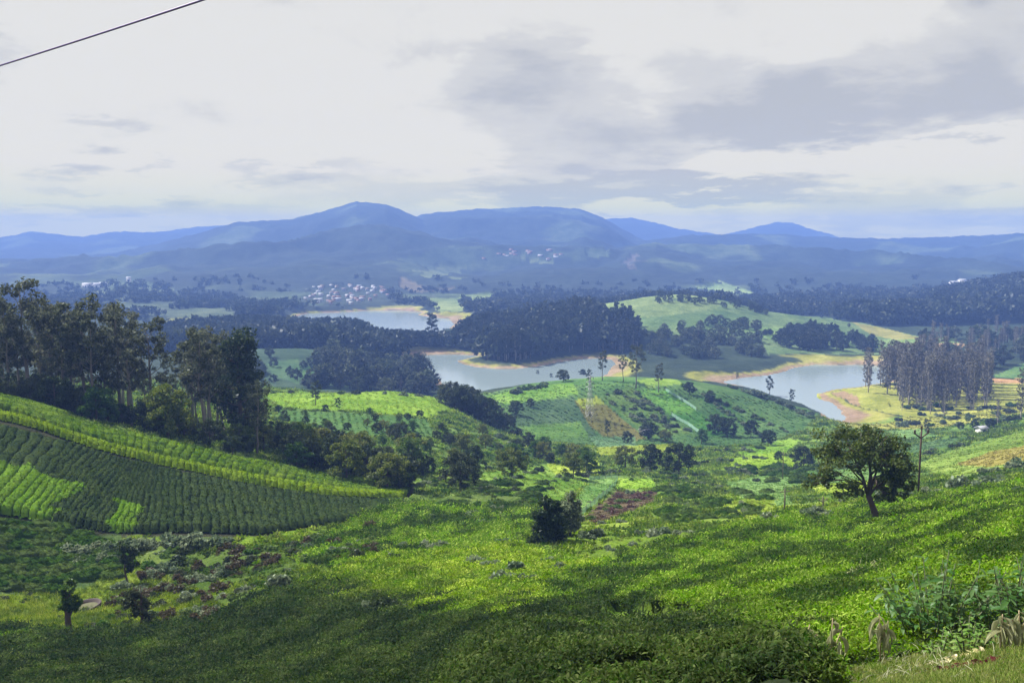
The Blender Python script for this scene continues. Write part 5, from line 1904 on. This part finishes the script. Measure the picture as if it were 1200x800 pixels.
hed = [((480, 575), (560, 548)), ((560, 580), (640, 548)), ((820, 560), (940, 552)), ((800, 545), (900, 538)), ((940, 560), (1000, 548)), ((700, 552), (790, 556)), ((780, 560), (845, 572)), ((640, 565), (690, 556)), ((860, 552), (880, 556)), ((1060, 540), (1200, 500)), ((560, 520), (690, 530)), ((790, 530), (900, 528)), ((310, 460), (530, 464)), ((640, 450), (600, 462)), ((570, 518), (610, 505))]
for (x0, y0), (x1, y1) in hed:
    for i in range(9):
        u = (i + rnd.random()) / 9
        shrub(x0 + (x1 - x0) * u, y0 + (y1 - y0) * u + rnd.uniform(-2, 2), rnd.uniform(3.5, 7.5), rnd.choice(SAGE + BUSH + BUSH), 'hedge_shrub', LQ, 'hedge shrubs between the fields')
for i in range(70):
    px, py = rnd.uniform(470, 900), rnd.uniform(545, 625)
    shrub(px, py, rnd.uniform(3, 8), rnd.choice(SAGE + BUSH), 'hedge_shrub', LQ, 'hedge shrubs between the fields')
LX = 'reddish brown withered shrub on the dark patch below the net fence'
WITHER = [shrub_mesh(460 + i, 640, 0.15, leaf_material('withered_leaves', (0.085, 0.045, 0.040), 0.25, 0.5), h=0.7) for i in range(2)]
for i in range(46):
    u, v = rnd.random(), rnd.random()
    a = (724 + 44 * u, 578)
    b = (684 + 50 * u, 613 - 14 * u)
    shrub(a[0] + (b[0] - a[0]) * v, a[1] + (b[1] - a[1]) * v, rnd.uniform(4, 8), WITHER[i % 2] if i % 4 else BUSH[i % 3], 'withered_shrub', LX if i % 4 else LQ, 'withered shrubs on the dark patch' if i % 4 else 'hedge shrubs between the fields', 0.8)
LP = 'leafy shrub growing in the shrubby plot on the hill'
for i in range(60):
    u, v = rnd.random(), rnd.random()
    a = (705 + 37 * u, 465 - 10 * u)
    b = (764 + 46 * u, 512 - 5 * u)
    shrub(a[0] + (b[0] - a[0]) * v, a[1] + (b[1] - a[1]) * v, rnd.uniform(3, 5.5), rnd.choice(SAGE + BUSH), 'plot_shrub', LP, 'shrubs of the shrubby plot')
LR = 'hedge bush in a line down the terraced end of the hill of plots'
for (x0, y0), (x1, y1) in (((800, 452), (930, 510)), ((850, 452), (955, 488)), ((830, 470), (905, 520)), ((880, 458), (955, 492))):
    for i in range(13):
        u = (i + rnd.random() * 0.6) / 13
        shrub(x0 + (x1 - x0) * u, y0 + (y1 - y0) * u, rnd.uniform(3.5, 6), rnd.choice(SAGE + BUSH), 'terrace_bush', LR, 'hedge bushes on the terraces')
LG = 'bush at the foot of the thin eucalyptus stand'
for i in range(40):
    shrub(rnd.uniform(1050, 1190), rnd.uniform(476, 503), rnd.uniform(4, 8), rnd.choice(SAGE + BUSH), 'bank_bush', LG, 'bushes below the thin eucalyptus')


# ------------------------------------------------------------------ far houses
WALLS = [plain_material('house_wall', c, 0.85, 0, 1, 0.1, 0) for c in ((0.40, 0.40, 0.41), (0.28, 0.31, 0.40), (0.29, 0.23, 0.22), (0.34, 0.32, 0.26))]
ROOFS = [plain_material('house_roof', c, 0.8, 0, 1, 0.15, 0) for c in ((0.19, 0.10, 0.08), (0.36, 0.37, 0.40), (0.20, 0.15, 0.13))]
WHITE = plain_material('white_wall', (0.72, 0.72, 0.70), 0.85, 0, 1, 0.1, 0)
PANE = plain_material('dark_window', (0.03, 0.035, 0.045), 0.2, 0, 1, 0.1, 0)


def house(p, w, d, h, rz, label, group, wm, rm, windows=0):
    t = thing('house', p, rz, 1.0, label, 'house', group)
    part('wall', mesh_from('wall', [(box((0, 0, h / 2 - 0.6), (w, d, h + 1.2)), wm)]), t)
    e = 0.4
    v = np.array([(-w / 2 - e, -d / 2 - e, h), (w / 2 + e, -d / 2 - e, h), (w / 2 + e, d / 2 + e, h), (-w / 2 - e, d / 2 + e, h), (-w / 2 - e, 0, h + d * 0.32), (w / 2 + e, 0, h + d * 0.32)])
    v = np.concatenate([v, v - [0, 0, 0.25]])
    f = np.array([(0, 1, 5, 4), (2, 3, 4, 5), (3, 0, 4, 4), (1, 2, 5, 5), (7, 6, 10, 11), (9, 8, 11, 10)])[:2]
    f = np.concatenate([f, [(6, 10, 11, 7), (8, 11, 10, 9), (0, 6, 7, 1), (2, 8, 9, 3), (0, 4, 10, 6), (4, 3, 9, 10), (1, 7, 11, 5), (5, 11, 8, 2)]])
    part('roof', mesh_from('roof', [((v + [0, 0, 0.05], f), rm)]), t)
    g = np.array([(-w / 2 + 0.02, -d / 2, h), (-w / 2 + 0.02, d / 2, h), (-w / 2 + 0.02, 0, h + d * 0.28), (w / 2 - 0.02, -d / 2, h), (w / 2 - 0.02, d / 2, h), (w / 2 - 0.02, 0, h + d * 0.28), (-w / 2 + 0.02, -d / 4, h + d * .14), (w / 2 - 0.02, -d / 4, h + d * .14)])
    part('gable', mesh_from('gable', [((g, np.array([(0, 1, 2, 6), (4, 3, 7, 5)])), wm)]), t)
    for k in range(windows):
        x = (k + 0.5) / windows * w - w / 2
        part('window', mesh_from('window', [(box((x, -d / 2 - 0.02, h * 0.55), (w / windows * 0.45, 0.08, h * 0.4)), PANE)]), t)
    return t


for i in range(66):
    py = rnd.uniform(336, 357)
    half = 12 + 40 * math.sin(math.pi * (py - 330) / 32.0)
    p = hit(403 + rnd.uniform(-half, half) + (348 - py) * 0.4, py)
    house(p, rnd.uniform(4, 8), rnd.uniform(3.5, 5), rnd.uniform(2.4, 3.6), rnd.uniform(-0.5, 0.5), 'tiny pale house of the village above the far water', 'village above the far water', WALLS[rnd.choice([0, 0, 0, 1, 2, 3])], ROOFS[rnd.choice([0, 1, 1, 2])])
for i in range(18):
    p = hit(rnd.uniform(565, 660), rnd.uniform(293, 306))
    house(p, rnd.uniform(7, 12), rnd.uniform(5, 7), rnd.uniform(3, 4), rnd.uniform(-0.5, 0.5), 'faint pale house of the hamlet below the mountains', 'hamlet below the mountains', WALLS[rnd.choice([0, 0, 2])], ROOFS[rnd.choice([0, 1])])
for px, py, w in ((103, 338, 16), (112, 338, 26), (121, 337, 12)):
    house(hit(px, py), w, 9, 6.5, 0.1, 'long white building on top of the far blue hill', 'white buildings on the far blue hill', WHITE, ROOFS[1], 4)
house(hit(151, 332), 7, 7, 9, 0.3, 'small white shrine on the summit of the far blue hill', None, WHITE, ROOFS[1], 1)
house(hit(1118, 336), 16, 9, 7, 0.2, 'white building with pale roof above the wooded ridge', None, WHITE, ROOFS[1], 4)
house(hit(1127, 335), 13, 9, 9, 0.2, 'taller white building beside the one above the wooded ridge', None, WHITE, ROOFS[1], 3)
for px, py, lab in ((755, 509, 'small white hut at the foot of the shrubby plot'), (1150, 507, 'low white hut beyond the terraced fields')):
    house(hit(px, py), 3.4, 2.4, 1.9, 0.4, lab, None, WHITE, ROOFS[1], 1)


# ------------------------------------------------------------------ plants by the road
def blade_mesh(name, mat, width=0.30, bend=0.5, fold=0.12, n=5, wave=0.0):
    """one leaf, length 1 along x, bending down, folded along its midrib"""
    u = np.linspace(0, 1, n)
    w = width * 0.5 * np.sin(np.pi * np.clip(0.06 + 0.94 * u, 0, 1)) ** 0.75
    w[-1] = 0.004
    x = np.sin(u * bend) / max(bend, 1e-3)
    z = (np.cos(u * bend) - 1) / max(bend, 1e-3)
    up = fold * w / (width * 0.5)
    v = []
    for k in range(n):
        wz = wave * math.sin(k * 2.1)
        v += [(x[k], -w[k], z[k] + up[k] * 0.35 + wz), (x[k], 0, z[k]), (x[k], w[k], z[k] + up[k] * 0.35 - wz)]
    f = []
    for k in range(n - 1):
        f += [(3 * k, 3 * k + 3, 3 * k + 4, 3 * k + 1), (3 * k + 1, 3 * k + 4, 3 * k + 5, 3 * k + 2)]
    return mesh_from(name, [((np.array(v, float), np.array(f)), mat)], True)


BLADE_A = leaf_material('shrub_leaves', (0.050, 0.120, 0.024), 0.3, 0.35, 0.02, gloss=0.35, rough=0.5)
BLADE_B = leaf_material('fresh_leaves', (0.11, 0.22, 0.025), 0.4, 0.3, 0.02, gloss=0.6)
BLADE_W = leaf_material('wilted_leaves', (0.30, 0.325, 0.18), 0.25, 0.3, 0.02, gloss=0.2)
LEAVES_A = [blade_mesh('leaf', BLADE_A, 0.30, b) for b in (0.3, 0.7, 1.1)]
LEAVES_B = [blade_mesh('leaf', BLADE_B, 0.42, b) for b in (0.2, 0.6)]
LEAVES_W = [blade_mesh('leaf', BLADE_W, 0.15, b, 0.6, 7, 0.02) for b in (0.9, 1.5)]
STALK = plain_material('green_stalk', (0.09, 0.11, 0.05), 0.8, 0, 6)
STRAW = plain_material('dry_stalk', (0.30, 0.24, 0.14), 0.9, 0, 6)


def leafy_shrub(px, py, label, stems, h, spread, leaf, meshes, per, name='leafy_shrub', droop=0.15, stalk=None, seed=0, cat='shrub', d=None):
    rng = np.random.default_rng(900 + int(px) + seed)
    b = hit(px, py) if d is None else at(px, d)
    t = thing(name, b, 0, 1.0, label, cat)
    for i in range(stems):
        az = 2.4 * i + rng.uniform(-0.4, 0.4)
        q = spread * math.sqrt((i + 0.4) / stems)
        L_ = h * rng.uniform(0.7, 1.1) * (1 - 0.25 * q / (spread + 1e-6))
        root = np.array([math.cos(az) * q * 0.45, math.sin(az) * q * 0.45, -0.1])
        root[2] += float(z_ground(np.array([b[0] + root[0]]), np.array([b[1] + root[1]]))[0]) - b[2]
        tip = root + [math.cos(az) * q * 0.8, math.sin(az) * q * 0.8, L_]
        mid = (root + tip) / 2 + [-math.cos(az) * q * 0.12, -math.sin(az) * q * 0.12, 0]
        part('stem', mesh_from('stem', [(tube([root, mid, tip], [0.018, 0.013, 0.006], 5), stalk or STALK)], True), t)
        for k in range(per):
            u = 0.30 + 0.70 * (k + 0.5) / per
            p = (1 - u) ** 2 * root + 2 * u * (1 - u) * mid + u * u * tip
            a2 = k * 2.4 + i + rng.uniform(-0.3, 0.3)
            el = rng.uniform(-0.1, 0.55) * (1 if u < 0.9 else 1.6) - droop
            s = leaf * rng.uniform(0.7, 1.15) * (1.0 if u < 0.85 else 0.7)
            part('leaf', meshes[int(rng.integers(len(meshes)))], t, p, (rng.uniform(-0.4, 0.4), -el, a2), s)
    return t


leafy_shrub(1096, 752, 'big leafy shrub with long grey green leaves at the road verge', 20, 1.75, 1.0, 0.27, LEAVES_A, 15)
leafy_shrub(1062, 748, 'lower leafy shrub leaning left beside the big leafy shrub', 10, 1.25, 0.6, 0.25, LEAVES_A, 11, seed=3)
leafy_shrub(1134, 745, 'leafy shrub right behind the fresh yellow green sapling', 11, 1.5, 0.65, 0.27, LEAVES_A, 12, seed=5)
leafy_shrub(1186, 742, 'leafy shrub with broad pale leaves beyond the drooping plant', 13, 1.65, 0.65, 0.30, LEAVES_A, 12, seed=7)
leafy_shrub(1222, 738, 'leafy shrub at the end of the verge hedge', 10, 1.7, 0.6, 0.30, LEAVES_A, 11, seed=8)
leafy_shrub(1136, 766, 'fresh yellow green sapling with small rounded leaves', 9, 0.75, 0.34, 0.13, LEAVES_B, 15, 'sapling', 0.0)
leafy_shrub(1100, 768, 'smaller fresh sapling left of the bigger one', 6, 0.55, 0.22, 0.12, LEAVES_B, 11, 'sapling', 0.0, seed=2)


def wilted(px, py, h, n, label, seed, lean=0.0):
    rng = np.random.default_rng(950 + seed)
    b = hit(px, py)
    t = thing('wilted_plant', b, 0, 1.0, label, 'plant')
    for st in range(2 if n > 8 else 1):
        tip = np.array([lean * h + rng.uniform(-0.05, 0.05) + st * 0.12, rng.uniform(-0.05, 0.05), h * (1 - 0.15 * st)])
        part('stem', mesh_from('stem', [(tube([(st * 0.08, 0, -0.1), tip * [0.3, 0.5, 0.6], tip], [0.014, 0.011, 0.008], 5), STRAW)], True), t)
        m = n // (2 if n > 8 else 1)
        for k in range(m):
            a = rng.uniform(0, 6.28)
            u = 0.55 + 0.45 * k / m
            part('leaf', LEAVES_W[int(rng.integers(2))], t, tip * [u, u, u], (rng.uniform(-0.5, 0.5), rng.uniform(0.2, 1.1), a), rng.uniform(0.22, 0.40))


wilted(938, 800, 0.95, 10, 'grey wilted plant with hanging leaves at the edge of the dark tea', 1, 0.08)
wilted(955, 800, 0.80, 7, 'narrow wilted plant beside the grey wilted one', 2, -0.05)
wilted(972, 798, 1.0, 10, 'tall wilted plant with one bundle of hanging leaves', 3, 0.03)
wilted(1032, 776, 0.85, 20, 'broad wilted plant drooping in a pale mop left of the big shrub', 4, -0.06)
wilted(1172, 765, 0.60, 18, 'wilted plant with long pale leaves drooping over the verge grass', 5, 0.05)
wilted(1194, 760, 0.58, 16, 'second pale drooping plant at the end of the verge', 6, 0.0)
wilted(912, 818, 0.85, 9, 'low collapsed wilted plant with yellowed leaves', 7, 0.1)


# fallen dry branch in the tea
def dry_branch():
    a = Acc()
    p0 = hit(990, 694)
    p1 = hit(1024, 685)
    p0[2] += 0.75
    p1[2] += 0.80
    rng = np.random.default_rng(4)
    a.add(tube([p0, (p0 + p1) / 2 + [0, 0, 0.06], p1], [0.05, 0.04, 0.02], 6))
    for k in range(12):
        q = p0 + (p1 - p0) * rng.uniform(0.1, 1)
        a.add(tube([q, q + rng.normal(0, 0.12, 3) + [0.05, 0, 0.05], q + rng.normal(0, 0.2, 3) + [0.12, 0, 0.06]], [0.016, 0.01, 0.005], 4))
    v, f = a.get()
    o = link_mesh('dry_branch', v - p0, f, 4, [plain_material('bleached_twigs', (0.42, 0.40, 0.26), 0.9)], True)
    o.location = p0
    tag(o, 'pale dry branch lying across the tea below the lone tree', 'branch')


dry_branch()


# verge: grass, cut straw, a reddish heap and pale scraps of leaf
def verge():
    n = 14000
    px = R.uniform(950, 1230, n)
    py = R.uniform(722, 830, n)
    tx, tz = ray(px, py)
    d = np.interp(py, [722, 745, 800, 850], [17, 14.5, 9.0, 7.0])
    d = d * np.interp(px, [950, 1200], [1.25, 0.95]) * R.uniform(0.93, 1.07, n)
    x, y = tx * d, d
    z, s = z_ground(x, y, True)
    c, kd = cover(x, y, z, s)
    m = kd == 8
    x, y, z = x[m], y[m], z[m]
    k = fbm(x / 0.8, y / 0.8, 3, 120)
    keep = R.uniform(0, 1, len(x)) < sstep(0.3, 0.55, k) + 0.15
    x, y, z, k = x[keep], y[keep], z[keep], k[keep]
    col = lerp((0.10, 0.20, 0.02), (0.20, 0.22, 0.07), R.uniform(0, 1, len(x)))
    scatter('verge_grass', GRASS_T, np.stack([x, y, z - 0.01], 1), R.uniform(0.14, 0.34, len(x)), col, 'short green grass on the road verge', 0.4)
    # cut stalks lying about
    rng = np.random.default_rng(8)
    a = Acc()
    for i in range(260):
        p = hit_fast(rng.normal(1065, 42), rng.uniform(758, 806))
        az = rng.normal(0.3, 0.7)
        L_ = rng.uniform(0.10, 0.38)
        e = p + [math.cos(az) * L_, math.sin(az) * L_, rng.uniform(0.0, 0.10)]
        a.add(tube([p + [0, 0, 0.03], (p + e) / 2 + [0, 0, 0.06], e + [0, 0, 0.02]], [0.005, 0.005, 0.003], 4))
    v, f = a.get()
    o = link_mesh('cut_stalks', v, f, 4, [plain_material('cut_stalk', (0.24, 0.25, 0.15), 0.9)])
    tag(o, 'grey green cut stalks strewn over the verge', None, None, 'stuff')
    for px, py, c, nm, lab, nn, sp in ((1128, 785, (0.13, 0.035, 0.05), 'petal_heap', 'reddish purple heap of wilted petals on the verge', 260, 0.20), (1092, 782, (0.55, 0.50, 0.33), 'leaf_scraps', 'pale scraps of leaf left of the reddish heap', 60, 0.09), (1134, 770, (0.62, 0.58, 0.30), 'leaf_scraps', 'creamy cabbage scraps above the reddish heap', 80, 0.13)):
        b = hit(px, py)
        q = rng.normal(0, sp, (nn, 3)) * [1.3, 0.6, 0.0]
        q[:, 2] = z_ground(b[0] + q[:, 0], b[1] + q[:, 1]) - b[2] + 0.02 + np.abs(rng.normal(0, 0.03, nn))
        o = link_mesh(nm, *leaves(q, 0.06, rng, 1.0), 4, [leaf_material(nm + '_leaf', c, 0.2, 0.4)])
        o.location = b
        tag(o, lab, 'plant scraps')


def hit_fast(px, py):
    tx, tz = ray(px, py)
    d = np.linspace(5, 25, 160)
    g = z_ground(tx * d, d) - (CZ + tz * d)
    k = int(np.argmax(g > 0))
    return np.array([tx * d[k], d[k], float(CZ + tz * d[k] + g[k])])


verge()

# ------------------------------------------------------------------ the air
def build_haze():
    X, Y0, Y1, Z0, Z1 = 4850, -4850, 4850, -4.0, 216.0
    v = [(-X, Y0, Z0), (X, Y0, Z0), (X, Y1, Z0), (-X, Y1, Z0), (-X, Y0, Z1), (X, Y0, Z1), (X, Y1, Z1), (-X, Y1, Z1)]
    f = [(3, 2, 1, 0), (4, 5, 6, 7), (0, 1, 5, 4), (1, 2, 6, 5), (2, 3, 7, 6), (3, 0, 4, 7)]
    m, nt, N, L, out = new_mat('haze')
    pv = N('ShaderNodeVolumePrincipled')
    pv.inputs['Color'].default_value = (0.22, 0.39, 1.0, 1)
    pv.inputs['Density'].default_value = HAZE
    pv.inputs['Anisotropy'].default_value = 0.0
    L(pv.outputs[0], out.inputs['Volume'])
    o = link_mesh('haze', v, f, 4, [m])
    tag(o, 'pale blue haze filling the valley air', None, None, 'stuff')


HAZE = 3.2e-4
build_haze()
